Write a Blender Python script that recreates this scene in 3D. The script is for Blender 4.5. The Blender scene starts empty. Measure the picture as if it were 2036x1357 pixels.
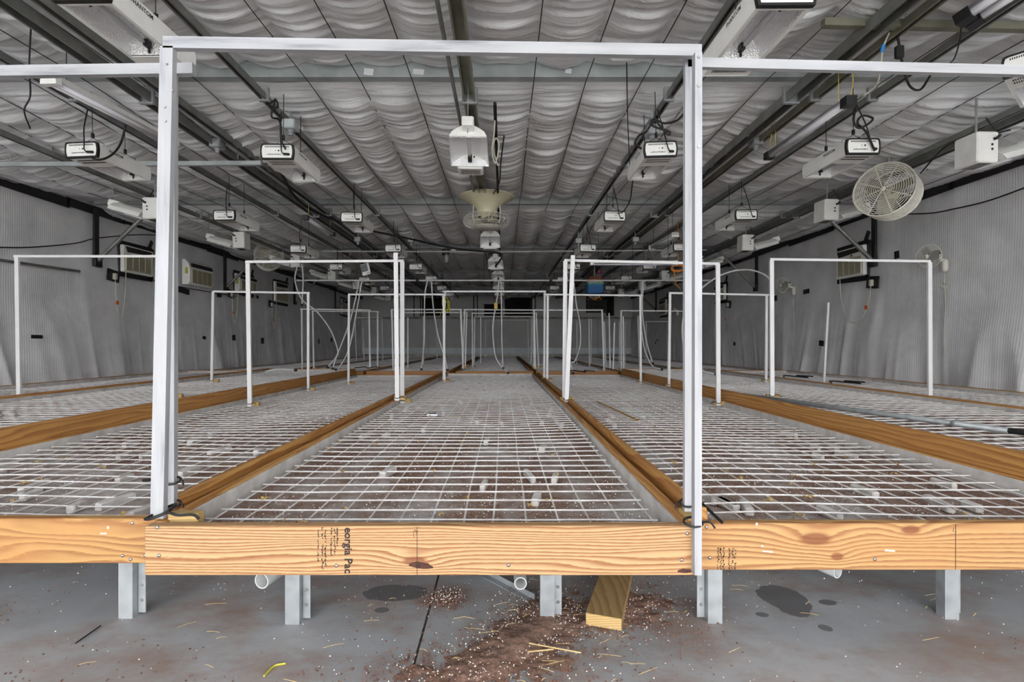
import bpy, math, random
import numpy as np
from mathutils import Vector, Matrix, Euler

# ------------------------------------------------------------------ camera, world, exposure
F = 1018.0           # focal length in pixels of a 2036 x 1357 frame (18 mm on 36 mm)
VX, VY = 1000.0, 684.0
ZC = 0.90            # camera height
scene = bpy.context.scene
C = scene.collection
cam_data = bpy.data.cameras.new('camera')
cam_data.sensor_width = 36.0
cam_data.lens = 18.0
cam_data.shift_x = (1018.0 - VX) / 2036.0
cam_data.shift_y = (VY - 678.5) / 2036.0
cam_data.clip_start = 0.02
cam_data.clip_end = 200.0
cam = bpy.data.objects.new('camera', cam_data)
cam.location = (0.0, 0.0, ZC)
cam.rotation_euler = (math.pi / 2, 0, 0)
C.objects.link(cam)
scene.camera = cam

world = bpy.data.worlds.new('world')
scene.world = world
world.use_nodes = True
bg = world.node_tree.nodes['Background']
bg.inputs[0].default_value = (0.97, 0.982, 1.0, 1)
bg.inputs[1].default_value = 3.3
scene.view_settings.view_transform = 'Standard'
scene.view_settings.look = 'None'
scene.view_settings.gamma = 1.0
scene.view_settings.use_curve_mapping = False
scene.view_settings.exposure = 1.36
scene.cycles.max_bounces = 16
scene.cycles.diffuse_bounces = 12
scene.cycles.glossy_bounces = 6
scene.cycles.sample_clamp_indirect = 6.0

rnd = random.Random(7)
XL, XR, YB, YF = -5.8, 5.3, 20.9, -4.2   # side walls, far wall, open front
TRUSS = [-2.6, 0.42, 3.78, 7.17, 10.5, 14.0, 17.4, 20.9]


def at(px, py, Y):
    """point of the room at depth Y that is seen at picture position px, py"""
    return Vector(((px - VX) * Y / F, Y, ZC - (py - VY) * Y / F))


def onwall(px, py, X):
    Y = X * F / (px - VX)
    return Vector((X, Y, ZC - (py - VY) * Y / F))


# ------------------------------------------------------------------ mesh builder
class MB:
    def __init__(self):
        self.v = []; self.f = []

    def add(self, vs, fs, M=None):
        o = len(self.v)
        if M is None:
            self.v.extend([tuple(p) for p in vs])
        else:
            self.v.extend([tuple(M @ Vector(p)) for p in vs])
        self.f.extend([tuple(i + o for i in f) for f in fs])
        return self

    def box(self, c, s, M=None, taper=None):
        x, y, z = s[0] / 2, s[1] / 2, s[2] / 2
        vs = [(c[0] + a * x, c[1] + b * y, c[2] + d * z) for d in (-1, 1) for b in (-1, 1) for a in (-1, 1)]
        fs = [(0, 2, 3, 1), (4, 5, 7, 6), (0, 1, 5, 4), (2, 6, 7, 3), (0, 4, 6, 2), (1, 3, 7, 5)]
        return self.add(vs, fs, M)

    def bbox(self, c, s, b=0.004, M=None):
        """box with chamfered vertical-profile edges (bevelled all round)"""
        x, y, z = s[0] / 2, s[1] / 2, s[2] / 2
        b = min(b, x * .45, y * .45, z * .45)
        rings = []
        for (dz, ins) in ((-z, b), (-z + b, 0), (z - b, 0), (z, b)):
            xx, yy = x - ins, y - ins
            rings.append([(c[0] + sx * (xx - (b if k else 0)), c[1] + sy * (yy - (0 if k else b)), c[2] + dz)
                          for sx, sy, k in ((-1, -1, 1), (1, -1, 1), (1, -1, 0), (1, 1, 0), (1, 1, 1), (-1, 1, 1), (-1, 1, 0), (-1, -1, 0))])
        vs = [p for r in rings for p in r]
        fs = [tuple(range(7, -1, -1)), tuple(range(24, 32))]
        for k in range(3):
            for i in range(8):
                j = (i + 1) % 8
                fs.append((k * 8 + i, k * 8 + j, k * 8 + 8 + j, k * 8 + 8 + i))
        return self.add(vs, fs, M)

    def prism(self, prof, a, b, up=(0, 0, 1), M=None, caps=True, closed=True):
        """extrude a 2D profile (u across, w up) from point a to point b"""
        a, b = Vector(a), Vector(b)
        d = (b - a).normalized(); upv = Vector(up)
        u = d.cross(upv)
        if u.length < 1e-5:
            u = d.cross(Vector((0, 1, 0)))
        u.normalize(); w = u.cross(d).normalized()
        n = len(prof)
        vs = [a + u * p[0] + w * p[1] for p in prof] + [b + u * p[0] + w * p[1] for p in prof]
        fs = []
        m = n if closed else n - 1
        for i in range(m):
            j = (i + 1) % n
            fs.append((i, j, n + j, n + i))
        if caps and closed:
            fs.append(tuple(range(n - 1, -1, -1))); fs.append(tuple(range(n, 2 * n)))
        return self.add(vs, fs, M)

    def tube(self, pts, r, n=6, M=None, closed=False, caps=True):
        pts = [Vector(p) for p in pts]
        N = len(pts)
        if N < 2:
            return self
        rs = r if isinstance(r, (list, tuple)) else [r] * N
        tans = []
        for i in range(N):
            if closed:
                t = pts[(i + 1) % N] - pts[i - 1]
            else:
                t = pts[min(i + 1, N - 1)] - pts[max(i - 1, 0)]
            if t.length < 1e-9:
                t = Vector((0, 0, 1))
            tans.append(t.normalized())
        ref = Vector((0, 0, 1)) if abs(tans[0].z) < 0.9 else Vector((1, 0, 0))
        nrm = tans[0].cross(ref).normalized()
        vs = []
        for i in range(N):
            nrm = nrm - tans[i] * nrm.dot(tans[i])
            if nrm.length < 1e-6:
                nrm = tans[i].orthogonal()
            nrm.normalize()
            bn = tans[i].cross(nrm)
            for k in range(n):
                ang = 2 * math.pi * k / n
                vs.append(pts[i] + (nrm * math.cos(ang) + bn * math.sin(ang)) * rs[i])
        fs = []
        for i in range(N if closed else N - 1):
            i2 = (i + 1) % N
            for k in range(n):
                k2 = (k + 1) % n
                fs.append((i * n + k, i * n + k2, i2 * n + k2, i2 * n + k))
        if caps and not closed:
            fs.append(tuple(range(n - 1, -1, -1)))
            fs.append(tuple((N - 1) * n + k for k in range(n)))
        return self.add(vs, fs, M)

    def ring(self, c, r, t, axis='y', n=24, k=4, M=None):
        pts = []
        for i in range(n):
            a = 2 * math.pi * i / n
            p = {'y': (c[0] + r * math.cos(a), c[1], c[2] + r * math.sin(a)),
                 'z': (c[0] + r * math.cos(a), c[1] + r * math.sin(a), c[2]),
                 'x': (c[0], c[1] + r * math.cos(a), c[2] + r * math.sin(a))}[axis]
            pts.append(p)
        return self.tube(pts, t, k, M, closed=True)

    def lathe(self, prof, n=24, axis='z', M=None):
        """prof: list of (radius, height); open surface of revolution"""
        vs = []
        for (r, h) in prof:
            for i in range(n):
                a = 2 * math.pi * i / n
                if axis == 'z':
                    vs.append((r * math.cos(a), r * math.sin(a), h))
                else:
                    vs.append((r * math.cos(a), h, r * math.sin(a)))
        fs = []
        for k in range(len(prof) - 1):
            for i in range(n):
                j = (i + 1) % n
                fs.append((k * n + i, k * n + j, k * n + n + j, k * n + n + i))
        return self.add(vs, fs, M)

    def quad(self, a, b, c, d):
        return self.add([a, b, c, d], [(0, 1, 2, 3)])

    def build(self, name, mat, parent=None, smooth=False, loc=None):
        me = bpy.data.meshes.new(name)
        me.from_pydata(self.v, [], self.f)
        me.update()
        return mesh_obj(name, me, mat, parent, smooth, loc)


def mesh_obj(name, me, mat, parent=None, smooth=False, loc=None):
    if smooth:
        me.polygons.foreach_set('use_smooth', [True] * len(me.polygons))
    if mat is not None and not me.materials:
        me.materials.append(mat)
    o = bpy.data.objects.new(name, me)
    C.objects.link(o)
    if parent is not None:
        o.parent = parent
    if loc is not None:
        o.location = loc
    return o


def smooth_by_angle(o, ang=35):
    me = o.data
    me.polygons.foreach_set('use_smooth', [True] * len(me.polygons))
    try:
        me.set_sharp_from_angle(angle=math.radians(ang))
    except Exception:
        pass
    return o


def grid_mesh(name, X, Y, Z, mat, parent=None, smooth=True):
    """2-D numpy arrays of coordinates -> quad mesh"""
    n, m = X.shape
    co = np.stack([X, Y, Z], axis=-1).reshape(-1, 3)
    idx = np.arange(n * m).reshape(n, m)
    q = np.stack([idx[:-1, :-1], idx[:-1, 1:], idx[1:, 1:], idx[1:, :-1]], axis=-1).reshape(-1, 4)
    me = bpy.data.meshes.new(name)
    me.vertices.add(len(co)); me.vertices.foreach_set('co', co.ravel())
    me.loops.add(q.size); me.loops.foreach_set('vertex_index', q.ravel().astype(np.int32))
    me.polygons.add(len(q)); me.polygons.foreach_set('loop_start', (np.arange(len(q)) * 4).astype(np.int32))
    me.update(calc_edges=True)
    return mesh_obj(name, me, mat, parent, smooth)


def tag(o, label=None, cat=None, group=None, kind=None):
    if label: o['label'] = label
    if cat: o['category'] = cat
    if group: o['group'] = group
    if kind: o['kind'] = kind
    return o


def thing(name, label, cat, loc=(0, 0, 0), rotz=0.0, group=None, rot=None):
    o = bpy.data.objects.new(name, None)
    o.empty_display_size = 0.1
    C.objects.link(o)
    o.location = loc
    o.rotation_euler = rot if rot is not None else (0, 0, rotz)
    return tag(o, label, cat, group)


def dup(root, loc, rot, label):
    r = root.copy(); C.objects.link(r)
    r.location = loc; r.rotation_euler = rot
    r['label'] = label
    for ch in list(root.children):
        c = ch.copy(); C.objects.link(c); c.parent = r
        for g in list(ch.children):
            d = g.copy(); C.objects.link(d); d.parent = c
    return r


def spline(pts, per=6):
    """Catmull-Rom through points"""
    P = [Vector(p) for p in pts]
    if len(P) < 3:
        return P
    out = []
    for i in range(len(P) - 1):
        p0 = P[i - 1] if i else P[0] * 2 - P[1]
        p1, p2 = P[i], P[i + 1]
        p3 = P[i + 2] if i + 2 < len(P) else P[-1] * 2 - P[-2]
        for k in range(per):
            t = k / per
            out.append(0.5 * ((2 * p1) + (-p0 + p2) * t + (2 * p0 - 5 * p1 + 4 * p2 - p3) * t * t + (-p0 + 3 * p1 - 3 * p2 + p3) * t ** 3))
    out.append(P[-1])
    return out


# ------------------------------------------------------------------ numpy noise
_rs = np.random.RandomState(11)
_LAT = _rs.rand(512, 512)


def vnoise(x, y):
    xi = np.floor(x).astype(int); yi = np.floor(y).astype(int)
    fx = x - xi; fy = y - yi
    fx = fx * fx * (3 - 2 * fx); fy = fy * fy * (3 - 2 * fy)
    g = lambda a, b: _LAT[a % 512, b % 512]
    return (g(xi, yi) * (1 - fx) + g(xi + 1, yi) * fx) * (1 - fy) + (g(xi, yi + 1) * (1 - fx) + g(xi + 1, yi + 1) * fx) * fy


# ------------------------------------------------------------------ materials
def srgb(r, g, b):
    f = lambda c: (c / 255 / 12.92) if c / 255 <= 0.04045 else ((c / 255 + 0.055) / 1.055) ** 2.4
    return (f(r), f(g), f(b), 1.0)


class NT:
    """tiny helper over a material's node tree"""
    def __init__(self, name):
        self.m = bpy.data.materials.new(name)
        self.m.use_nodes = True
        self.t = self.m.node_tree
        self.b = self.t.nodes['Principled BSDF']

    def n(self, typ, **kw):
        nd = self.t.nodes.new(typ)
        for k, v in kw.items():
            if k in nd.inputs and not hasattr(nd, k):
                nd.inputs[k].default_value = v
            else:
                setattr(nd, k, v)
        return nd

    def l(self, a, b):
        self.t.links.new(a, b)

    def coord(self, scale=(1, 1, 1), loc=(0, 0, 0), kind='Object'):
        tc = self.n('ShaderNodeTexCoord')
        mp = self.n('ShaderNodeMapping')
        mp.inputs['Scale'].default_value = scale
        mp.inputs['Location'].default_value = loc
        self.l(tc.outputs[kind], mp.inputs[0])
        return mp.outputs[0]

    def noise(self, vec, scale=5, detail=3, rough=0.5, dist=0.0):
        nd = self.n('ShaderNodeTexNoise')
        nd.inputs['Scale'].default_value = scale
        nd.inputs['Detail'].default_value = detail
        nd.inputs['Roughness'].default_value = rough
        nd.inputs['Distortion'].default_value = dist
        self.l(vec, nd.inputs['Vector'])
        return nd.outputs['Fac']

    def ramp(self, fac, stops, interp='LINEAR'):
        nd = self.n('ShaderNodeValToRGB')
        cr = nd.color_ramp; cr.interpolation = interp
        while len(cr.elements) < len(stops):
            cr.elements.new(0.5)
        for e, (p, c) in zip(cr.elements, stops):
            e.position = p
            e.color = c if isinstance(c, tuple) else (c, c, c, 1)
        self.l(fac, nd.inputs[0])
        return nd.outputs[0]

    def mix(self, fac, a, b, mode='MIX'):
        nd = self.n('ShaderNodeMix')
        nd.data_type = 'RGBA'; nd.blend_type = mode
        for s, v in ((nd.inputs[0], fac), (nd.inputs[6], a), (nd.inputs[7], b)):
            if hasattr(v, 'is_linked') or hasattr(v, 'links'):
                self.l(v, s)
            else:
                s.default_value = v
        return nd.outputs[2]

    def math(self, op, a, b=None, c=None):
        nd = self.n('ShaderNodeMath'); nd.operation = op
        for i, v in enumerate((a, b, c)):
            if v is None: continue
            if isinstance(v, (int, float)):
                nd.inputs[i].default_value = v
            else:
                self.l(v, nd.inputs[i])
        return nd.outputs[0]

    def bump(self, h, strength=0.3, dist=0.01):
        nd = self.n('ShaderNodeBump')
        nd.inputs['Strength'].default_value = strength
        nd.inputs['Distance'].default_value = dist
        self.l(h, nd.inputs['Height'])
        self.l(nd.outputs[0], self.b.inputs['Normal'])

    def set(self, col=None, rough=None, metal=None, spec=None):
        if col is not None:
            if isinstance(col, tuple): self.b.inputs['Base Color'].default_value = col
            else: self.l(col, self.b.inputs['Base Color'])
        if rough is not None:
            if isinstance(rough, (int, float)): self.b.inputs['Roughness'].default_value = rough
            else: self.l(rough, self.b.inputs['Roughness'])
        if metal is not None: self.b.inputs['Metallic'].default_value = metal
        if spec is not None: self.b.inputs['Specular IOR Level'].default_value = spec
        return self.m


def plain(name, col, rough=0.5, metal=0.0, var=0.08, scale=14, bump=0.0):
    t = NT(name)
    v = t.coord()
    n = t.noise(v, scale, 4, 0.6)
    lo = tuple(c * (1 - var) for c in col[:3]) + (1,)
    hi = tuple(min(1, c * (1 + var)) for c in col[:3]) + (1,)
    t.set(t.ramp(n, [(0.3, lo), (0.7, hi)]), rough, metal)
    if bump: t.bump(n, bump, 0.004)
    return t.m


M = {}
M['white'] = plain('white_enamel', srgb(240, 240, 236), 0.38, var=0.05)
M['cream'] = plain('cream_plastic', srgb(206, 200, 170), 0.42, var=0.07)
M['fanwhite'] = plain('fan_white_plastic', srgb(214, 212, 200), 0.35, var=0.05)
M['blade'] = plain('dusty_fan_blade', srgb(150, 146, 128), 0.6, var=.2)
M['cagewhite'] = plain('cage_wire', srgb(226, 224, 212), 0.45, var=0.12, scale=30)
M['black'] = plain('black_plastic', srgb(26, 26, 27), 0.45, var=0.2)
M['cord'] = plain('black_cord', srgb(24, 24, 25), 0.6, var=0.1)
M['tape'] = plain('black_tape', srgb(27, 27, 30), 0.42, var=0.35, scale=25, bump=0.5)
M['dark'] = plain('dark_void', srgb(18, 18, 19), 0.8, var=0.2)
M['slot'] = plain('slot_shadow', srgb(40, 40, 40), 0.8, var=0.1)
M['pvc'] = plain('white_pvc', srgb(205, 206, 205), 0.4, var=0.1, scale=9)
M['whitecord'] = plain('white_cord', srgb(198, 195, 180), 0.5, var=0.05)
M['orange'] = plain('orange_tag', srgb(226, 96, 30), 0.5, var=0.08)
M['yellow'] = plain('yellow_cord', srgb(188, 180, 62), 0.5, var=0.08)
M['yellowbox'] = plain('yellow_box', srgb(214, 180, 80), 0.55, var=0.1)
M['orangecord'] = plain('orange_cord', srgb(210, 130, 30), 0.5, var=0.08)
M['red'] = plain('red_plastic', srgb(190, 40, 35), 0.5, var=0.08)
M['bluetip'] = plain('blue_plastic', srgb(40, 120, 190), 0.5, var=0.08)
M['glass'] = plain('lamp_glass', srgb(190, 192, 196), 0.08, var=0.03)
M['tubewhite'] = plain('lamp_tube', srgb(236, 236, 242), 0.3, var=0.02)
M['ink'] = plain('black_ink', srgb(46, 38, 34), 0.8, var=0.25, scale=60)
M['inkgrey'] = plain('grey_ink', srgb(90, 88, 86), 0.7, var=0.1)
M['knot'] = plain('dark_knot', srgb(72, 42, 32), 0.8, var=0.5, scale=60)
M['twine'] = plain('yellow_twine', srgb(200, 178, 90), 0.8, var=0.1)
M['tray_dust'] = None


def galv(name, col, rough=0.45, metal=0.75, vscale=22):
    t = NT(name)
    v = t.coord()
    vo = t.n('ShaderNodeTexVoronoi'); vo.inputs['Scale'].default_value = vscale
    t.l(v, vo.inputs['Vector'])
    n = t.noise(v, 6, 5, 0.65)
    a = t.ramp(vo.outputs['Distance'], [(0.0, tuple(c * .82 for c in col[:3]) + (1,)), (0.7, tuple(min(1, c * 1.12) for c in col[:3]) + (1,))])
    d = t.ramp(n, [(0.35, 0.75), (0.7, 1.0)])
    t.set(t.mix(1.0, a, d, 'MULTIPLY'), rough, metal)
    return t.m


M['galv'] = galv('galvanised_steel', srgb(168, 172, 174), 0.45, 0.35)
M['rail'] = galv('dull_steel_rail', srgb(140, 142, 138), 0.42, 0.5, 9)
M['beam'] = galv('galvanised_beam', srgb(188, 196, 196), 0.4, 0.25, 6)
M['olive'] = galv('olive_steel', srgb(142, 141, 124), 0.45, 0.4, 8)
M['alu'] = galv('bare_aluminium', srgb(190, 190, 192), 0.3, 0.9, 4)


def film(name, col, axis='ceil'):
    t = NT(name)
    v = t.coord()
    n = t.noise(v, 2.2, 4, 0.6)
    if axis == 'ceil':
        # woven reflective scrim: fine threads lengthwise, faint grime
        w = t.noise(t.coord((160, 3, 1)), 1.0, 2, 0.5)
        w2 = t.noise(t.coord((1.6, 26, 1)), 1.0, 5, 0.62, 0.4)
        h = t.math('ADD', t.math('MULTIPLY', w, 0.10), t.math('MULTIPLY', w2, 0.9))
        t.bump(h, 0.55, 0.018)
    else:
        w = t.n('ShaderNodeTexWave'); w.wave_type = 'BANDS'; w.bands_direction = 'Y'
        w.inputs['Scale'].default_value = 11.0; w.inputs['Distortion'].default_value = 2.2
        w.inputs['Detail'].default_value = 2.0; w.inputs['Detail Scale'].default_value = 0.5
        t.l(t.coord((1, 1, 0.25)), w.inputs['Vector'])
        w2 = t.noise(t.coord((1, 7, 0.7)), 1.0, 4, 0.6)
        h = t.math('ADD', t.math('MULTIPLY', w.outputs['Fac'], 0.20), t.math('MULTIPLY', w2, 0.8))
        t.bump(h, 0.35, 0.015)
    lo = tuple(c * .86 for c in col[:3]) + (1,)
    hi = tuple(min(1, c * 1.1) for c in col[:3]) + (1,)
    t.set(t.ramp(n, [(0.3, lo), (0.7, hi)]), 0.40, 0.12 if axis == 'ceil' else 0.08)
    return t.m


M['film'] = film('ceiling_film', srgb(240, 242, 244))
M['wallfilm'] = film('wall_film', srgb(236, 237, 239), 'wall')
M['endfilm'] = plain('end_wall_panel', srgb(196, 196, 194), 0.6, var=0.1, scale=1.2)
M['endstrip'] = plain('end_wall_strip', srgb(226, 232, 236), 0.5, var=0.1, scale=3)


def reflector_mat():
    t = NT('hammered_reflector')
    vo = t.n('ShaderNodeTexVoronoi'); vo.inputs['Scale'].default_value = 130
    t.l(t.coord(), vo.inputs['Vector'])
    t.bump(vo.outputs['Distance'], 0.9, 0.006)
    return t.set(srgb(252, 252, 253), 0.38, 0.55)


M['reflector'] = reflector_mat()


def wood(name, along='X', light=(224, 184, 118), dark=(178, 118, 58), rings=85.0, seed=0.0, knots=(), wander=5.0, stain=0.35, freq=1.4):
    """flat-sawn softwood; grain runs along X or Y, figure over the board's height Z"""
    t = NT(name)
    tc = t.n('ShaderNodeTexCoord')
    sp = t.n('ShaderNodeSeparateXYZ'); t.l(tc.outputs['Object'], sp.inputs[0])
    u = sp.outputs[0] if along == 'X' else sp.outputs[1]
    w = t.math('ADD', sp.outputs[2], t.math('MULTIPLY', sp.outputs[1] if along == 'X' else sp.outputs[0], 0.6))
    cb = t.n('ShaderNodeCombineXYZ')
    t.l(t.math('ADD', t.math('MULTIPLY', u, freq), seed), cb.inputs[0])
    t.l(t.math('MULTIPLY', w, 9.0), cb.inputs[1])
    n1 = t.noise(cb.outputs[0], 1.0, 2, 0.5)
    ring = t.math('ADD', t.math('MULTIPLY', w, rings), t.math('MULTIPLY', n1, wander))
    kd = None
    for (kx, kz, rx, rz, amp) in knots:
        dx = t.math('DIVIDE', t.math('SUBTRACT', u, kx), rx)
        dz = t.math('DIVIDE', t.math('SUBTRACT', w, kz), rz)
        d2 = t.math('ADD', t.math('MULTIPLY', dx, dx), t.math('MULTIPLY', dz, dz))
        e = t.math('EXPONENT', t.math('MULTIPLY', d2, -0.16))
        ring = t.math('ADD', ring, t.math('MULTIPLY', e, amp))
        core = t.math('EXPONENT', t.math('MULTIPLY', d2, -1.0))
        kd = core if kd is None else t.math('MAXIMUM', kd, core)
    # jagged fine fibre
    cb2 = t.n('ShaderNodeCombineXYZ')
    t.l(t.math('MULTIPLY', u, 30.0), cb2.inputs[0]); t.l(t.math('MULTIPLY', w, 420.0), cb2.inputs[1])
    fib = t.noise(cb2.outputs[0], 1.0, 3, 0.6)
    ring = t.math('ADD', ring, t.math('MULTIPLY', fib, 0.35))
    fr = t.math('FRACT', ring)
    L, D = srgb(*light), srgb(*dark)
    mid = tuple((a * 2 + b) / 3 for a, b in zip(L, D))
    col = t.ramp(fr, [(0.0, L), (0.40, mid), (0.72, D), (0.88, D), (1.0, L)])
    st = t.noise(t.coord((2.5, 2.5, 6), (seed, 0, 0)), 1.0, 4, 0.6)
    col = t.mix(t.ramp(st, [(0.42, 0.0), (0.75, stain)]), col, srgb(184, 126, 70))
    col = t.mix(t.ramp(fib, [(0.35, 0.0), (0.75, 0.22)]), col, srgb(216, 184, 132))
    if kd is not None:
        col = t.mix(t.ramp(kd, [(0.25, 0.0), (0.6, 0.8)]), col, srgb(120, 62, 30))
    t.bump(fib, 0.12, 0.002)
    return t.set(col, 0.62)


def dusty(name, base, dust, amount=0.5, scale=5, rough=0.85):
    t = NT(name)
    n = t.noise(t.coord(), scale, 6, 0.65)
    t.set(t.mix(t.ramp(n, [(0.5 - amount * .3, 0.0), (0.62, 1.0)]), base, dust), rough)
    t.bump(n, 0.25, 0.004)
    return t.m


M['lining'] = dusty('dusty_liner', srgb(190, 186, 181), srgb(220, 217, 214), 0.5, 9)
def post_mat(sc=(26, 26, 2.2)):
    t = NT('white_post_paint')
    n = t.noise(t.coord(sc), 1.0, 5, 0.62)
    n2 = t.noise(t.coord(), 2.0, 3, 0.5)
    col = t.ramp(n, [(0.32, srgb(126, 128, 133)), (0.46, srgb(164, 165, 168)), (0.7, srgb(182, 182, 184))])
    t.set(t.mix(t.ramp(n2, [(0.45, 0.0), (0.7, 0.35)]), col, srgb(186, 188, 196)), 0.5)
    return t.m


M['post'] = post_mat()
M['bar'] = post_mat((2.2, 26, 26))
M['post_lit'] = plain('lit_white_post', srgb(222, 222, 222), 0.45, var=.06, scale=6)  # same paint as front posts, lightened to make up for dimmer light further in
M['wire'] = dusty('white_coated_wire', srgb(240, 239, 239), srgb(208, 203, 200), 0.4, 12, 0.55)


def soil_mat():
    t = NT('tray_soil')
    v = t.coord()
    big = t.noise(t.coord((1.7, 1.1, 1)), 1.6, 6, 0.66)
    fine = t.noise(v, 70, 4, 0.7)
    soil = t.ramp(fine, [(0.3, srgb(106, 80, 68)), (0.55, srgb(154, 124, 108)), (0.75, srgb(184, 158, 142))])
    dust = t.ramp(t.noise(v, 22, 5, 0.7), [(0.3, srgb(168, 162, 158)), (0.7, srgb(214, 211, 209))])
    col = t.mix(t.ramp(big, [(0.46, 0.0), (0.62, 0.9)]), soil, dust)
    vo = t.n('ShaderNodeTexVoronoi'); vo.inputs['Scale'].default_value = 95
    t.l(v, vo.inputs['Vector'])
    mask = t.noise(v, 9, 3, 0.6)
    sp = t.math('LESS_THAN', vo.outputs['Distance'], t.ramp(mask, [(0.35, 0.02), (0.7, 0.30)]))
    col = t.mix(sp, col, srgb(222, 218, 212))
    t.bump(fine, 0.8, 0.012)
    return t.set(col, 0.95)


M['soil'] = soil_mat()
M['crumb'] = plain('brown_crumb', srgb(112, 80, 66), 0.95, var=0.35, scale=60)
M['perlite'] = plain('white_perlite', srgb(226, 222, 214), 0.9, var=0.08)
M['straw'] = plain('dry_straw', srgb(196, 172, 120), 0.8, var=0.2)
M['leaf'] = plain('dry_leaf', srgb(186, 156, 96), 0.8, var=0.25, scale=40)


def floor_mat():
    t = NT('concrete_floor')
    v = t.coord()
    n1 = t.noise(v, 1.6, 6, 0.62)
    n2 = t.noise(v, 26, 5, 0.7)
    col = t.ramp(n1, [(0.3, srgb(146, 147, 149)), (0.55, srgb(168, 170, 173)), (0.75, srgb(186, 186, 184))])
    col = t.mix(t.ramp(n2, [(0.5, 0.0), (0.8, 0.4)]), col, srgb(164, 158, 152))
    # brown dust drifts
    d = t.noise(t.coord((1.3, 2.2, 1), (3, 1, 0)), 1.5, 7, 0.7)
    col = t.mix(t.ramp(d, [(0.46, 0.0), (0.66, 0.75)]), col, srgb(142, 114, 98))
    # damp stains with an outline of their own
    tc = t.n('ShaderNodeTexCoord')
    sp = t.n('ShaderNodeSeparateXYZ'); t.l(tc.outputs['Object'], sp.inputs[0])
    wob = t.math('MULTIPLY', t.math('SUBTRACT', t.noise(v, 11, 4, 0.6), 0.5), 1.6)
    wet = None
    for (sx, sy, rx, ry) in ((-0.385, 1.85, 0.12, 0.06), (-0.41, 1.73, 0.025, 0.018), (0.99, 1.80, 0.08, 0.11), (1.02, 1.62, 0.02, 0.02), (1.13, 1.78, 0.03, 0.02), (0.86, 1.7, 0.02, 0.015)):
        dx = t.math('DIVIDE', t.math('SUBTRACT', sp.outputs[0], sx), rx)
        dy = t.math('DIVIDE', t.math('SUBTRACT', sp.outputs[1], sy), ry)
        d2 = t.math('ADD', t.math('MULTIPLY', dx, dx), t.math('MULTIPLY', dy, dy))
        k = t.math('LESS_THAN', t.math('ADD', d2, wob), 1.0)
        wet = k if wet is None else t.math('MAXIMUM', wet, k)
    col = t.mix(t.math('MULTIPLY', wet, 0.75), col, srgb(84, 83, 84))
    # pale specks
    vo = t.n('ShaderNodeTexVoronoi'); vo.inputs['Scale'].default_value = 45
    t.l(v, vo.inputs['Vector'])
    m = t.math('LESS_THAN', vo.outputs['Distance'], t.ramp(t.noise(v, 3, 3, 0.6), [(0.5, 0.0), (0.75, 0.12)]))
    col = t.mix(m, col, srgb(214, 208, 200))
    t.bump(n2, 0.15, 0.004)
    return t.set(col, 0.62)


M['floor'] = floor_mat()

# ------------------------------------------------------------------ the shell: floor, walls, ceiling
fl = thing('floor', 'grey concrete floor with a saw-cut joint, strewn with brown soil', None)
tag(fl, kind='structure')
JX = -0.25
for x0, x1 in ((XL - .3, JX - .004), (JX + .004, XR + .3)):
    mb = MB(); mb.box(((x0 + x1) / 2, (YF + YB + .4) / 2, -0.06), (x1 - x0, YB - YF + .4, 0.12))
    mb.build('slab', M['floor'], fl)
mb = MB(); mb.box((JX, (YF + YB + .4) / 2, -0.068), (0.05, YB - YF + .4, 0.12)); mb.build('joint_filler', plain('joint_dirt', srgb(92, 78, 66), 0.9, var=0.3), fl)


mb = MB(); mb.box((0, YF - 20.02, -0.10), (60, 40, 0.12))  # unseen pale ground, added to bounce daylight up to the ceiling film
tag(mb.build('floor_bounce', plain('pale_bounce_ground', srgb(196, 194, 188), 0.8, var=0.06, scale=1.5)), 'unseen pale ground added outside the open end to bounce daylight', kind='structure')


def ceil_h(x):
    xc = (XL + XR) / 2
    return 2.94 - 0.07 * ((x - xc) / 5.5) ** 4


STRINGS = []
x = XL + 0.25
while x < XR - 0.1:
    STRINGS.append(x)
    x += 0.43 + rnd.uniform(-0.05, 0.05)
ce = thing('ceiling', 'silver grey reflective film ceiling held up by black strings', None)
tag(ce, kind='structure')
sarr = np.array([XL - 0.05] + STRINGS + [XR + 0.05])


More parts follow.
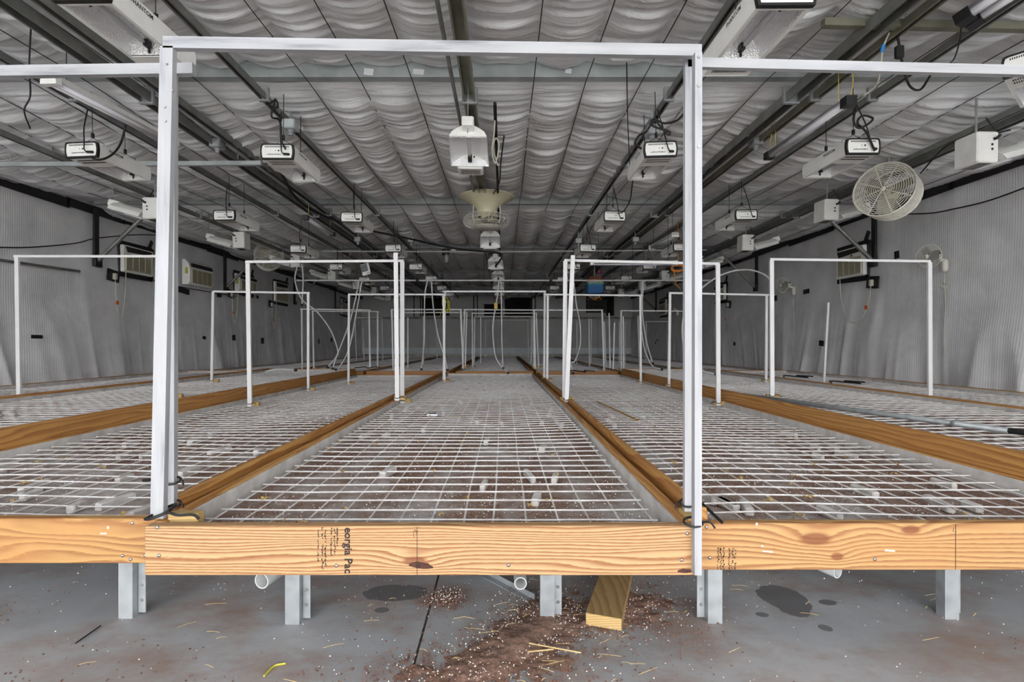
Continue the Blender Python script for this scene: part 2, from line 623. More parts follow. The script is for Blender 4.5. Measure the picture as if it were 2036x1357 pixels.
def film_bay(y0, y1, nx, ny, seed, fine_from=None):
    xs = np.linspace(XL - .02, XR + .02, nx); ys = np.linspace(y0, y1, ny)
    if fine_from is not None:
        ys = np.concatenate([np.linspace(y0, fine_from, 24)[:-1], np.linspace(fine_from, y1, ny)])
    X, Y = np.meshgrid(xs, ys, indexing='ij')
    v = (Y - y0) / (y1 - y0)
    ef = np.clip((Y - y0) / 0.3, 0, 1); ef = ef * ef * (3 - 2 * ef)
    base = 2.94 - 0.07 * ef * ((X + 0.25) / 5.5) ** 4
    side = np.clip(np.minimum(X - XL, XR - X) / 0.7, 0, 1)
    z = base - 0.088 + (0.012 if y0 > 5 else 0.0) * (1 - ef) + 0.128 * v ** 4 - 0.03 * np.sin(np.pi * v) * side
    i = np.clip(np.searchsorted(sarr, X) - 1, 0, len(sarr) - 2)
    a = sarr[i]; b = sarr[i + 1]
    u = np.clip((X - a) / (b - a), 0, 1)
    sag = (np.sin(np.pi * u)) ** 0.75
    depth = 0.035 + 0.045 * vnoise(i * 3.7 + seed, Y * 0.8)
    z = z - ef * side * sag * depth * (0.35 + 0.65 * np.sin(np.pi * np.clip(v, 0, 1)) ** 0.5)
    # cross creases, gathered between the strings
    amp = (0.12 + 0.88 * sag)
    off = i * 3.31
    ph = Y + 0.05 * sag
    w = 0
    for fx, fy, am in ((0.35, 5.0, 0.016), (0.5, 12.0, 0.030), (0.7, 23.0, 0.019)):
        nn = vnoise(X * fx + off * (0.3 if fx > 1 else 0.15) + seed, ph * fy + 0.8 * X * fx + seed * 5)
        w = w + am * (1 - np.abs(2 * nn - 1)) ** 2.5
    edge = np.exp(-((Y - y0) / 0.12) ** 2) + np.exp(-((y1 - Y) / 0.12) ** 2)
    w2 = 0.02 * vnoise(X * 7 + seed, Y * 3) * edge
    z = z - w * amp * (0.3 + 0.7 * side) * (0.12 + 0.88 * ef) - w2 * ef
    return X, Y, z


for k in range(len(TRUSS)):
    y0 = YF if k == 0 else TRUSS[k - 1] + 0.03
    y1 = TRUSS[k] - 0.045
    d = 0.011 if k in (2, 3) else (0.016 if k == 4 else (0.1 if k < 2 else 0.03))
    ny = max(8, int((y1 - y0) / d))
    nx = 280 if k in (2, 3) else (80 if k < 2 else 220)
    if k == 2: ny = int((y1 - 2.3) / d)
    X, Y, Z = film_bay(y0, y1, nx, ny, 13.0 * k + 1, 2.3 if k == 2 else None)
    grid_mesh('film_panel', X, Y, Z, M['film'], ce)
# supporting strings (thin black cords, each its own part)
for sx in STRINGS:
    pts = []
    for k in range(len(TRUSS)):
        ya = YF if k == 0 else TRUSS[k - 1]
        for q in range(4):
            v = q / 4
            y = ya + (TRUSS[k] - ya) * v
            pts.append((sx + rnd.uniform(-.006, .006), y, ceil_h(sx) - 0.104 - 0.035 * math.sin(math.pi * v)))
    pts.append((sx, YB, ceil_h(sx) - 0.05))
    MB().tube(pts, 0.0035, 4).build('string', M['cord'], ce)
# roof deck above the film keeps the daylight out
mb = MB(); mb.box(((XL + XR) / 2, (YF + YB) / 2, 3.2), (XR - XL + .4, YB - YF + .3, 0.06))
mb.build('roof_deck', M['rail'], ce)


def wall_film(name, X0, sgn, seed):
    ys = np.linspace(YF, YB, 900); zs = np.linspace(0.30, 2.93, 44)
    Yg, Zg = np.meshgrid(ys, zs, indexing='ij')
    low = np.clip((1.75 - Zg) / 1.4, 0, 1)
    fold = 0
    lean = Yg + 0.25 * (Zg - 0.4) * (vnoise(Yg * 0.35 + seed, Yg * 0) - 0.5) * 2
    for fy, am in ((1.3, 0.085), (3.1, 0.05), (7.0, 0.018)):
        nn = vnoise(lean * fy + seed, Zg * 0.35 + seed)
        fold = fold + am * (1 - np.abs(2 * nn - 1)) ** 2
    amp = 0.12 + 1.0 * low ** 1.3 * (0.3 + 0.9 * vnoise(Yg * 0.5 + seed * 3, Zg * 0))
    bulge = 0.03 * vnoise(Yg * 0.6 + seed, Zg * 1.3)
    Xg = X0 - sgn * (fold * amp + bulge)
    return grid_mesh(name, Xg, Yg, Zg, M['wallfilm'])


wl = tag(wall_film('wall_left', XL, -1, 5.0), 'silver film curtain hung along the left side wall', kind='structure')
wr = tag(wall_film('wall_right', XR, 1, 17.0), 'silver film curtain hung along the right side wall', kind='structure')
for o, X0, s in ((wl, XL, -1), (wr, XR, 1)):
    mb = MB(); mb.box((X0 + s * 0.13, (YF + YB) / 2, 1.6), (0.06, YB - YF + .3, 3.2))
    mb.build('backing_sheet', M['rail'], o)
    mb = MB(); mb.box((X0 + s * 0.02, (YF + YB) / 2, 0.16), (0.05, YB - YF, 0.34))
    mb.build('kick_board', M['endfilm'], o)
    # black tape where wall film meets the ceiling: irregular band, each length its own part
    y = YF + .1
    while y < YB - 0.3:
        L = rnd.uniform(0.9, 1.5)
        z = ceil_h(X0) - 0.10 + rnd.uniform(-.015, .015)
        h = rnd.uniform(0.10, 0.14)
        mb = MB()
        mb.bbox((X0 - s * 0.075, y + L / 2, z), (0.012, L + 0.05, h), 0.004, Matrix.Translation((X0, y, z)) @ Matrix.Rotation(rnd.uniform(-.015, .015), 4, 'X') @ Matrix.Translation((-X0, -y, -z)))
        mb.build('tape_strip', M['tape'], o)
        y += L

# far wall
we = MB(); we.box(((XL + XR) / 2, YB + .06, 2.55), (XR - XL + .3, 0.1, 1.3)); we = we.build('wall_back', M['endfilm'])
tag(we, 'grey end wall with dark louvred vents above a dusty ledge', kind='structure')
x = XL
k = 0
while x < XR - 0.1:                      # lower sheets between battens
    w_ = min(1.38, XR - x)
    mb = MB(); mb.box((x + w_ / 2, YB + .0, 1.32), (w_ - 0.02, 0.03, 1.2)); mb.build('panel', M['endfilm'], we)
    mb = MB(); mb.box((x + w_ / 2, YB - .01, 0.61), (w_ - 0.012, 0.035, 0.25)); mb.build('kick_strip', M['endstrip'], we)
    x += w_
mb = MB(); mb.box(((XL + XR) / 2, YB + .03, 0.95), (XR - XL + .3, 0.02, 1.95)); mb.build('batten_sheet', M['rail'], we)
mb = MB(); mb.bbox(((XL + XR) / 2, YB - .1, 1.95), (XR - XL, 0.3, 0.07), 0.01); mb.build('ledge', dusty('ledge_dust', srgb(120, 112, 106), srgb(190, 186, 182), 0.5, 4), we)
for px in (823, 836, 942, 949, 1058, 1064, 690):
    p = at(px, 610, YB - .05)
    MB().tube([(p.x, YB - .05, 2.0), (p.x, YB - .05, 2.88)], 0.02, 6).build('conduit', M['cord'], we)

# ------------------------------------------------------------------ grow benches
KN_C = ((-0.252, 0.268 + 0.87, 0.03, 0.010, 2.2),)
WOOD_C = wood('pine_front_centre', 'X', (196, 163, 118), (140, 86, 50), 92, 2.0, ((-0.25, 1.155, 0.035, 0.014, 1.6),), 9.0, 0.18, 1.1)
WOOD_L = wood('pine_front_left', 'X', (190, 146, 88), (142, 92, 48), 30, 11.0, (), 6.0, 0.75, 1.6)
WOOD_R = wood('pine_front_right', 'X', (194, 153, 99), (144, 92, 52), 60, 23.0, ((0.935, 1.235, 0.05, 0.02, 2.4), (1.22, 1.262, 0.03, 0.014, 1.4), (1.0, 1.182, 0.02, 0.012, 1.0)), 6.0, 0.5, 1.0)
WOOD_S = wood('pine_side_board', 'Y', (208, 158, 88), (164, 104, 46), 40, 5.0, ((3.1, 3.6, 0.05, 0.03, 2.0),), 6.0, 0.6, 0.9)
WOOD_F = wood('pine_far_board', 'X', (196, 140, 80), (150, 92, 46), 40, 31.0, (), 5.0, 0.5, 1.0)
WOOD_B = wood('pine_block', 'X', (196, 170, 114), (170, 136, 82), 120, 3.0, (), 3.0, 0.1, 3.0)


def screw(parent, x, y, z, r=0.006):
    mb = MB()
    mb.lathe([(0.0005, -0.0035), (r * .55, -0.0032), (r, -0.001), (r, 0.001)], 10, 'y', Matrix.Translation((x, y, z)))
    return mb.build('screw', M['alu'], parent, True)


def wire_grid(x0, x1, y0, y1, z, near, rng):
    mb = MB()
    s = 0.1016
    r = 0.0033 if near else 0.0036
    nx = int((x1 - x0 - 0.03) / s)
    ox = x0 + ((x1 - x0) - nx * s) / 2
    ny = int((y1 - y0 - 0.03) / s)
    oy = y0 + 0.05
    prof = lambda rr: [(-rr, -rr * .8), (rr, -rr * .8), (rr, rr * .8), (-rr, rr * .8)]
    wob = lambda x, y: z + 0.014 * (float(vnoise(np.array(x * 1.3 + 40 + z * 9), np.array(y * 0.9 + x0))) - 0.5) * 2
    for i in range(nx + 1):
        x = ox + i * s + rng.uniform(-.004, .004)
        step = 0.5 if near else 1.5
        n = max(2, int((y1 - y0) / step))
        pts = [(x + rng.uniform(-.004, .004), y0 + 0.02 + (y1 - y0 - 0.04) * k / n, wob(x, y0 + (y1 - y0) * k / n)) for k in range(n + 1)]
        mb.tube(pts, r, 4)
    for j in range(ny + 1):
        y = oy + j * s + rng.uniform(-.006, .006)
        if y > y1 - 0.02: break
        n = 7 if near else 3
        pts = [(x0 + 0.025 + (x1 - x0 - 0.05) * k / n, y + rng.uniform(-.004, .004), wob(x0 + (x1 - x0) * k / n, y) + r * 1.6) for k in range(n + 1)]
        mb.tube(pts, r, 4)
    return mb


def leg_channel(parent, x, y, zt, flip=1, w=0.046, d=0.035):
    t = 0.004
    prof = [(-w / 2, 0), (w / 2, 0), (w / 2, d), (w / 2 - t, d), (w / 2 - t, t), (-w / 2 + t, t), (-w / 2 + t, d), (-w / 2, d)]
    mb = MB()
    vs = []
    for z in (0.0, zt):
        vs += [(x + flip * p[0], y + p[1], z) for p in prof]
    n = 8
    fs = [(i, (i + 1) % n, n + (i + 1) % n, n + i) for i in range(n)] + [tuple(range(n)), tuple(range(n, 2 * n))]
    mb.add(vs, fs)
    # inner sleeve of the two-piece strut
    mb.box((x + flip * (w / 2 + 0.014), y + d * .75, zt / 2 + .004), (0.024, 0.004, zt - 0.008))
    lg = mb.build('leg', M['galv'], parent)
    for z in (0.05, 0.10):
        b = MB(); b.lathe([(0.0005, -0.004), (0.005, -0.004), (0.006, 0.0)], 6, 'y', Matrix.Translation((x + flip * (w / 2 + .014), y + d * .75 - .002, z)))
        b.build('bolt', M['alu'], lg)
    return lg


BENCHES = []


def bench(label, x0, x1, y0, y1, zt, near, front_mat, right_up=0.0, left_up=0.0, legs=(), front_y=0.0, side=True, seed=1):
    rng = random.Random(seed)
    BENCHES.append((x0, x1, y0, y1, zt))
    b = thing('grow_bench', label, 'bench', (0, 0, 0), group='wooden grow benches')
    H = 0.14; T = 0.036
    mb = MB(); mb.bbox(((x0 + x1) / 2, y0 + T / 2, zt - H / 2), (x1 - x0, T, H), 0.003); mb.build('front_board', front_mat, b)
    mb = MB(); mb.bbox(((x0 + x1) / 2, y1 - T / 2, zt - H / 2), (x1 - x0, T, H), 0.003); mb.build('end_board', WOOD_F, b)
    nb = 3 if y1 - y0 > 5 else 1
    for xs, up in ((x0 + T / 2, left_up), (x1 - T / 2, right_up)):
        # side boards come in butted lengths
        edges = [y0 + T + (y1 - y0 - 2 * T) * k / nb for k in range(nb + 1)]
        for k in range(nb):
            mb = MB(); hh = H + up
            mb.bbox((xs, (edges[k] + edges[k + 1]) / 2, zt + up - hh / 2), (T, edges[k + 1] - edges[k] - 0.002, hh), 0.003)
            mb.build('side_board', WOOD_S, b)
    # grey liner standing against the inside of the boards
    for xs in (x0 + T + 0.004, x1 - T - 0.004):
        yy = y0 + T + .004
        while yy < y1 - T - .01:
            L = min(rng.uniform(1.4, 2.4), y1 - T - .005 - yy)
            mb = MB(); mb.box((xs + (0.0015 if rng.random() < .5 else 0), yy + L / 2, zt - 0.052 - rng.uniform(0, .004)), (0.006, L - 0.004, 0.095))
            mb.build('liner', M['lining'], b)
            yy += L
    for ys in (y0 + T + 0.003, y1 - T - 0.003):
        mb = MB(); mb.box(((x0 + x1) / 2, ys, zt - 0.055), (x1 - x0 - 2 * T - .02, 0.005, 0.09)); mb.build('liner', M['lining'], b)
    # soil in the tray
    d = 0.03 if near else 0.12
    nx = max(6, int((x1 - x0) / d)); ny = max(8, int((y1 - y0) / d))
    xs = np.linspace(x0 + T + .006, x1 - T - .006, nx); ys = np.linspace(y0 + T + .006, y1 - T - .006, ny)
    X, Y = np.meshgrid(xs, ys, indexing='ij')
    Z = zt - 0.092 + 0.022 * vnoise(X * 4 + seed, Y * 4) + 0.014 * vnoise(X * 13, Y * 13 + seed)
    grid_mesh('soil_bed', X, Y, Z, M['soil'], b)
    mb = MB(); mb.box(((x0 + x1) / 2, (y0 + y1) / 2, zt - 0.118), (x1 - x0 - 2 * T, y1 - y0 - 2 * T, 0.02)); mb.build('tray', M['galv'], b)
    g = wire_grid(x0 + T, x1 - T, y0 + T, y1 - T, zt - 0.045, near, rng).build('wire_grid', M['wire'], b)
    tag(g, 'white coated wire mesh', kind='stuff')
    # little blocks that hold the mesh up
    if near:
        for _ in range(34):
            px = rng.uniform(x0 + .12, x1 - .12); py = y0 + 0.25 + (y1 - y0 - .5) * rng.random() ** 1.5
            mb = MB()
            mb.bbox((0, 0, 0), (rng.uniform(.02, .035), rng.uniform(.07, .16), 0.03), 0.004, Matrix.Translation((px, py, zt - 0.058)) @ Matrix.Rotation(rng.uniform(-.25, .25), 4, 'Z'))
            mb.build('spacer_block', M['lining'], b)
    for (lx, ly, fl_) in legs:
        leg_channel(b, lx, ly, zt - H + 0.004, fl_)
    return b


BZ = {'C': 0.382, 'L1': 0.352, 'R1': 0.362, 'L2': 0.455, 'R2': 0.458, 'L3': 0.43, 'R3': 0.43}
leg_rows = (3.4, 5.3, 7.2)


def legs_for(x0, x1, y0, first):
    out = list(first)
    for y in leg_rows:
        out += [(x0 + .25, y, 1), (x1 - .25, y, -1)]
    return out


benC = bench('centre grow bench with a pale striped pine front board', -1.017, 0.556, 1.452, 9.1, BZ['C'], True, WOOD_C,
             legs=legs_for(-1.017, .556, 1.45, ((-0.675, 1.64, 1), (0.144, 1.66, 1))), seed=3)
benL1 = bench('left foreground grow bench with an amber stained front board', -2.62, -1.062, 1.602, 9.1, BZ['L1'], True, WOOD_L, right_up=0.045,
              legs=legs_for(-2.62, -1.06, 1.6, ((-1.235, 1.675, 1),)), seed=4)
benR1 = bench('right foreground grow bench with a knotty front board', 0.592, 2.10, 1.532, 9.1, BZ['R1'], True, WOOD_R, left_up=0.035,
              legs=legs_for(.592, 2.1, 1.53, ((0.682, 1.645, -1), (1.465, 1.67, 1))), seed=5)
benL2 = bench('raised grow bench second from the left wall, near half', -4.12, -2.625, 2.3, 9.1, BZ['L2'], False, WOOD_F, seed=6, legs=legs_for(-4.12, -2.63, 2.3, ((-3.85, 2.5, 1), (-2.9, 2.5, -1))))
benR2 = bench('raised grow bench on the right carrying a long steel pipe', 2.105, 3.60, 1.9, 9.1, BZ['R2'], False, WOOD_F, seed=7, legs=legs_for(2.1, 3.6, 1.9, ((2.35, 2.1, 1), (3.35, 2.1, -1))))
benL3 = bench('grow bench against the left film wall, near half', -5.62, -4.125, 2.8, 9.1, BZ['L3'], False, WOOD_F, right_up=.035, seed=8, legs=legs_for(-5.62, -4.12, 2.8, ((-5.3, 3.0, 1), (-4.4, 3.0, -1))))
benR3 = bench('grow bench against the right film wall, near half', 3.605, 5.06, 2.8, 9.1, BZ['R3'], False, WOOD_F, left_up=.03, seed=9, legs=legs_for(3.6, 5.06, 2.8, ((3.9, 3.0, 1), (4.8, 3.0, -1))))
FARB = [('far centre grow bench behind the cross board', -0.86, 0.556), ('far grow bench just left of the far centre bench', -2.50, -0.98),
        ('far grow bench just right of the far centre bench', 0.60, 2.10), ('far grow bench second from the left wall', -4.12, -2.55),
        ('far grow bench second from the right wall', 2.15, 3.60), ('far grow bench against the left film wall', -5.62, -4.15), ('far grow bench against the right film wall', 3.63, 5.12)]
for i, (lb, x0, x1) in enumerate(FARB):
    bench(lb, x0, x1, 9.35, 20.6, 0.40, False, WOOD_F, seed=20 + i, legs=[(xx, yy, 1) for yy in (9.6, 13, 16.5, 20.2) for xx in (x0 + .25, x1 - .25)])

# screws on the three front boards (positions read off the boards)
for (px, py) in ((311, 1050), (315, 1106), (1367, 1062), (1356, 1115), (668, 1126), (1011, 1125)):
    p = at(px, py, 1.449); screw(benC, p.x, 1.4515, p.z, 0.0055)
for (px, py) in ((262, 1041), (243, 1106), (259, 1113), (288, 1106)):
    p = at(px, py, 1.6); screw(benL1, min(p.x, -1.072), 1.6015, p.z, 0.0055)
for (px, py) in ((1405, 1049), (1412, 1110), (1740, 1113)):
    p = at(px, py, 1.53); screw(benR1, p.x, 1.5315, p.z, 0.0055)


def text_mesh(body, size, font_bold=0.0):
    cu = bpy.data.curves.new('lettering', 'FONT')
    cu.body = body; cu.size = size; cu.offset = font_bold
    cu.resolution_u = 2
    o = bpy.data.objects.new('lettering_tmp', cu)
    me = bpy.data.meshes.new_from_object(o)
    bpy.data.objects.remove(o); bpy.data.curves.remove(cu)
    me.materials.clear()
    return me


def print_on(parent, body, size, mat, Mx, name='lettering', bold=0.0):
    me = text_mesh(body, size, bold)
    o = mesh_obj(name, me, mat, parent)
    o.matrix_local = Mx
    return o


def facing_front(x, y, z, roll=0.0):
    """text lying in the XZ plane, read from the camera side; roll turns it clockwise"""
    return Matrix.Translation((x, y, z)) @ Matrix.Rotation(math.pi / 2, 4, 'X') @ Matrix.Rotation(-roll, 4, 'Z')


# mill name running down the centre board; grade stamp beside it; pencil centre mark; dark knot
p = at(685, 1034, 1.449)
print_on(benC, 'eorgia Pac', 0.0315, M['ink'], facing_front(p.x, 1.4512, 0.3790, math.pi / 2), bold=0.0008)
rg = random.Random(5)


def stamp(parent, cols, y, name='grade_stamp'):
    """columns of worn, unreadable stamp marks: small dashes"""
    mb = MB()
    for (xc, z0, z1, w) in cols:
        z = z0
        while z > z1:
            h = rg.uniform(.0015, .005)
            if rg.random() < .72:
                mb.box((xc + rg.uniform(-w, w), y, z - h / 2), (rg.uniform(.0012, .0042), 0.0006, h))
            if rg.random() < .45:
                mb.box((xc + rg.uniform(-w, w), y, z - h / 2), (rg.uniform(.001, .003), 0.0006, h * .7))
            z -= h + rg.uniform(.0004, .0022)
    return tag(mb.build(name, M['ink'], parent), 'worn black grade stamp')


xs0 = at(632, 1060, 1.449).x
stamp(benC, [(xs0, .379, .285, .0012), (xs0 + .012, .379, .262, .002), (xs0 + .021, .372, .27, .002), (xs0 + .038, .378, .30, .002), (xs0 + .047, .376, .302, .002), (xs0 + .054, .378, .325, .001)], 1.4512)
mb = MB(); p = at(829, 1090, 1.449); mb.box((p.x, 1.4513, 0.312), (0.0012, 0.0006, 0.138)); mb.tube([(p.x - .006 + .004 * math.cos(a), 1.4513, 0.360 + .011 * math.sin(a)) for a in [i * .5 for i in range(10)]], 0.0006, 3)
mb.tube([(p.x - .008, 1.4513, .372), (p.x + .004, 1.4513, .368)], .0005, 3); mb.build('pencil_mark', M['ink'], benC)


def knot(parent, px, py, Y, rx, rz, tilt=0.0):
    p = at(px, py, Y)
    n = 14
    vs = [(p.x, Y, p.z)] + [(p.x + rx * math.cos(2 * math.pi * i / n) * (1 + .12 * math.sin(5 * i)), Y, p.z + rz * math.sin(2 * math.pi * i / n) * (1 + .15 * math.cos(3 * i)) + tilt * math.cos(2 * math.pi * i / n)) for i in range(n)]
    MB().add(vs, [(0, i + 1, (i + 1) % n + 1) for i in range(n)]).build('knot', M['knot'], parent)


knot(benC, 837, 1125, 1.4514, 0.035, 0.0095, -0.004)
knot(benC, 1362, 1136, 1.4514, 0.022, 0.006)
# right board: stamps and pencil centre mark
p = at(1430, 1110, 1.53); x0 = at(1428, 1110, 1.53).x
stamp(benR1, [(x0 + k * .0085, .29 if k < 4 else .288, .224, .0025) for k in (0, 1, 2, 4, 5, 6)], 1.5312)
mb = MB(); p = at(1901, 1080, 1.53); mb.box((p.x, 1.5313, 0.292), (0.0012, 0.0006, 0.135)); mb.tube([(p.x - .005, 1.5313, .35), (p.x - .008, 1.5313, .338), (p.x + .003, 1.5313, .336)], .0006, 3); mb.build('pencil_mark', M['ink'], benR1)
WM = plain('white_scuff', srgb(232, 224, 208), 0.8, var=0.05)
for (px, py, w, h) in ((1527, 1098, .03, .004), (1770, 1096, .03, .005), (1505, 1043, .006, .008), (1516, 1087, .007, .004)):
    p = at(px, py, 1.53)
    MB().box((p.x, 1.5313, p.z), (w, .0006, h), Matrix.Translation((p.x, 0, p.z)) @ Matrix.Rotation(.08, 4, 'Y') @ Matrix.Translation((-p.x, 0, -p.z))).build('paint_scuff', WM, benR1)
for (px, py, w, h) in ((205, 1062, .02, .004), (214, 1050, .006, .008)):
    p = at(px, py, 1.6)
    MB().box((p.x, 1.6013, p.z), (w, .0006, h)).build('paint_scuff', WM, benL1)

# ------------------------------------------------------------------ trellis frames and loose posts
PROF = [(-.019, -.010), (.019, -.010), (.019, .010), (.006, .010), (.006, .004), (-.006, .004), (-.006, .010), (-.019, .010)]


def post_mesh(a, b, w=1.0, thin=False):
    mb = MB()
    prof = [(p[0] * w, p[1] * w) for p in PROF]
    mb.prism(prof, a, b, up=(0, 1, 0) if abs(b[2] - a[2]) > abs(b[0] - a[0]) else (0, -0.2, 1))
    return mb


ORD = ['first', 'second', 'third', 'fourth', 'fifth', 'sixth', 'seventh', 'eighth', 'ninth', 'tenth', 'eleventh', 'twelfth']


def seat_z(x, y):
    z = 0.36
    for (x0, x1, y0, y1, zt) in BENCHES:
        if x0 - .03 <= x <= x1 + .03 and y0 <= y <= y1:
            z = zt + 0.002 if min(abs(x - x0), abs(x - x1)) < 0.07 else zt - 0.036
    return z


def zip_tie(parent, p, r=0.028, mat='cord', tail=0.05, dx=1):
    mb = MB()
    pts = [(p[0] + r * math.cos(a), p[1] + r * math.sin(a) * .7, p[2] + .008 * math.sin(a)) for a in [2 * math.pi * i / 12 for i in range(12)]]
    mb.tube(pts, 0.0035, 5, closed=True)
    mb.tube(spline([(p[0] + dx * r, p[1], p[2]), (p[0] + dx * (r + tail * .6), p[1] - .01, p[2] + .004), (p[0] + dx * (r + tail), p[1] - .015, p[2] - .012)], 3), 0.003, 5)
    return mb.build('cable_tie', M[mat], parent)


def frame(label, tl, tr, Y, posts, bar=True, w=1.0, ties=True, blocks=True):
    """tl, tr: picture positions of the bar's ends; posts: list of (top px, top py, base px, base py)"""
    r = thing('plant_trellis', label, 'frame', (0, 0, 0), group='white trellis frames')
    wb = w if Y < 2 else w * .68
    if Y > 5.5: w *= .8
    if bar:
        a, b = at(tl[0], tl[1], Y), at(tr[0], tr[1], Y)
        MB().prism([(-.010 * wb, -.017 * wb), (.010 * wb, -.017 * wb), (.010 * wb, .017 * wb), (-.010 * wb, .017 * wb)], a, b).build('top_bar', M['bar'] if Y < 2 else M['post_lit'], r)
    for (tx, ty, bx, by) in posts:
        a, b = at(tx, ty, Y), at(bx, by, Y)
        if Y > 2: b.z = seat_z(b.x, b.y)
        po = post_mesh(b, a, w).build('post', M['post'] if Y < 2 else M['post_lit'], r)
        if ties:
            zip_tie(po, (b.x, b.y, b.z + .03), 0.024 * w, tail=rnd.uniform(.03, .07), dx=rnd.choice((-1, 1)))
        if blocks:
            mb = MB(); mb.bbox((b.x + .02, b.y + .029, b.z + .02), (0.11, 0.035, 0.038), .003); mb.build('wood_block', WOOD_B, po)
    return r


# first row, right at the front
fr = frame('tall white trellis frame on the centre bench closest to the camera', (328, 87), (1393, 103), 1.505, [(335, 95, 316, 1030)], w=1.0, ties=False, blocks=False)
po = MB()
a, b = at(1386, 108, 1.44), at(1385, 1141, 1.44)
po.prism([(-.010, -.012), (.010, -.012), (.010, .012), (-.010, .012)], b, a, up=(0, 1, 0))
po = po.build('post', M['post'], fr)
for pz in (1.70, 1.62, 1.45): MB().lathe([(0.0005, -.002), (.004, -.002), (.005, 0)], 8, 'y', Matrix.Translation((at(1386, 200, 1.44).x, 1.4275, pz))).build('rivet', M['alu'], po)
zip_tie(po, (b.x - .008, 1.445, at(1380, 1040, 1.44).z), .026, tail=.03)
for (px, py) in ((330, 126), (341, 178), (326, 212), (327, 240)):
    p = at(px, py, 1.49); MB().lathe([(0.0005, -.002), (.003, -.002), (.004, 0)], 8, 'y', Matrix.Translation((p.x, 1.494, p.z))).build('rivet', M['alu'], fr)
p = at(318, 1022, 1.49)
mb = MB(); mb.tube(spline([(p.x - .03, 1.47, p.z - .01), (p.x + .0, 1.455, p.z - .002), (p.x + .035, 1.47, p.z + .012), (p.x + .02, 1.53, p.z + .015), (p.x - .02, 1.53, p.z + .0)], 5), .0045, 6, closed=True)
mb.tube(spline([(p.x + .035, 1.47, p.z + .012), (p.x + .07, 1.46, p.z + .006), (p.x + .105, 1.475, p.z + .002), (p.x + .12, 1.48, p.z - .012)], 5), .004, 6); mb.build('cable_tie', M['cord'], fr)
mb = MB(); p = at(368, 1020, 1.52); mb.bbox((p.x, 1.525, BZ['C'] - .012), (0.09, 0.035, 0.06), .003); mb.build('wood_block', WOOD_B, fr)
mb = MB(); p = at(1330, 1020, 1.52); mb.bbox((p.x + .07, 1.54, BZ['C'] - .018), (0.04, 0.09, 0.06), .003); mb.build('wood_block', WOOD_B, fr)

fl1 = frame('front trellis frame over the left foreground bench, cut by the picture edge', (-260, 147), (386, 138), 1.64, [(339, 140, 338, 1012)], ties=False, blocks=False)
p = at(338, 1005, 1.62)
zip_tie(fl1, (p.x, 1.63, p.z + .0), .026, tail=.02); zip_tie(fl1, (p.x, 1.63, p.z + .075), .026, tail=.02)
mb = MB(); q = at(268, 962, 1.66); mb.tube([(q.x, 1.7, q.z), (p.x - .02, 1.64, p.z + .08)], .005, 5); mb.build('strap_end', M['cord'], fl1)
a, b = at(-230, 147, 1.64), at(-230, 1012, 1.64); post_mesh(b, a).build('post', M['post'], fl1)
fr1 = frame('front trellis frame over the right foreground bench, cut by the picture edge', (1366, 126), (2300, 148), 1.55, [(1371, 112, 1370, 1022), (2290, 150, 2290, 1020)], w=0.85, ties=False, blocks=False)
p = at(1371, 1005, 1.53); zip_tie(fr1, (p.x, 1.55, p.z), .022, tail=.02, dx=-1)
mb = MB(); a = at(1396, 1002, 1.6); b = at(1436, 1040, 1.5); mb.tube([a, b], .005, 5); mb.build('strap_end', M['cord'], fr1)

# further rows
frame('second trellis frame over the left foreground bench', (488, 521), (803, 519), 4.78, [(493, 524, 497, 794), (800, 521, 800, 797)])
r = frame('single white post standing where left and centre benches meet', None, None, 4.65, [(787, 503, 790, 802)], bar=False); r.name = 'trellis_post'; r['category'] = 'post'; del r['group']
frame('second trellis frame over the right foreground bench', (1122, 518), (1430, 525), 4.75, [(1124, 519, 1122, 806), (1427, 525, 1428, 800)])
r = frame('leaning white post by the right foreground bench edge', None, None, 4.68, [(1139, 508, 1126, 804)], bar=False); r.name = 'trellis_post'; r['category'] = 'post'; del r['group']
frame('trellis frame over the raised bench near the left wall', (28, 510), (345, 510), 4.5, [(34, 512, 38, 790), (342, 512, 342, 785)], w=.9)
frame('trellis frame in front of the right wall air conditioner', (1531, 516), (1850, 520), 4.45, [(1534, 518, 1535, 818), (1848, 522, 1849, 800)], w=.9)
frame('further trellis frame over the raised left bench', (424, 580), (616, 583), 6.35, [(424, 580, 421, 756), (613, 584, 613, 770)])
frame('third trellis frame over the left foreground bench', (692, 586), (884, 586), 7.4, [(694, 587, 693, 756), (882, 587, 884, 760)])
frame('third trellis frame over the centre bench', (880, 580), (1086, 580), 7.6, [(885, 582, 882, 757), (1083, 582, 1082, 758)])
frame('third trellis frame over the right foreground bench', (1084, 586), (1277, 588), 7.4, [(1089, 588, 1088, 757), (1273, 589, 1274, 760)])
frame('further trellis frame over the raised right bench', (1330, 583), (1528, 587), 6.4, [(1332, 585, 1330, 772), (1524, 588, 1523, 766)])
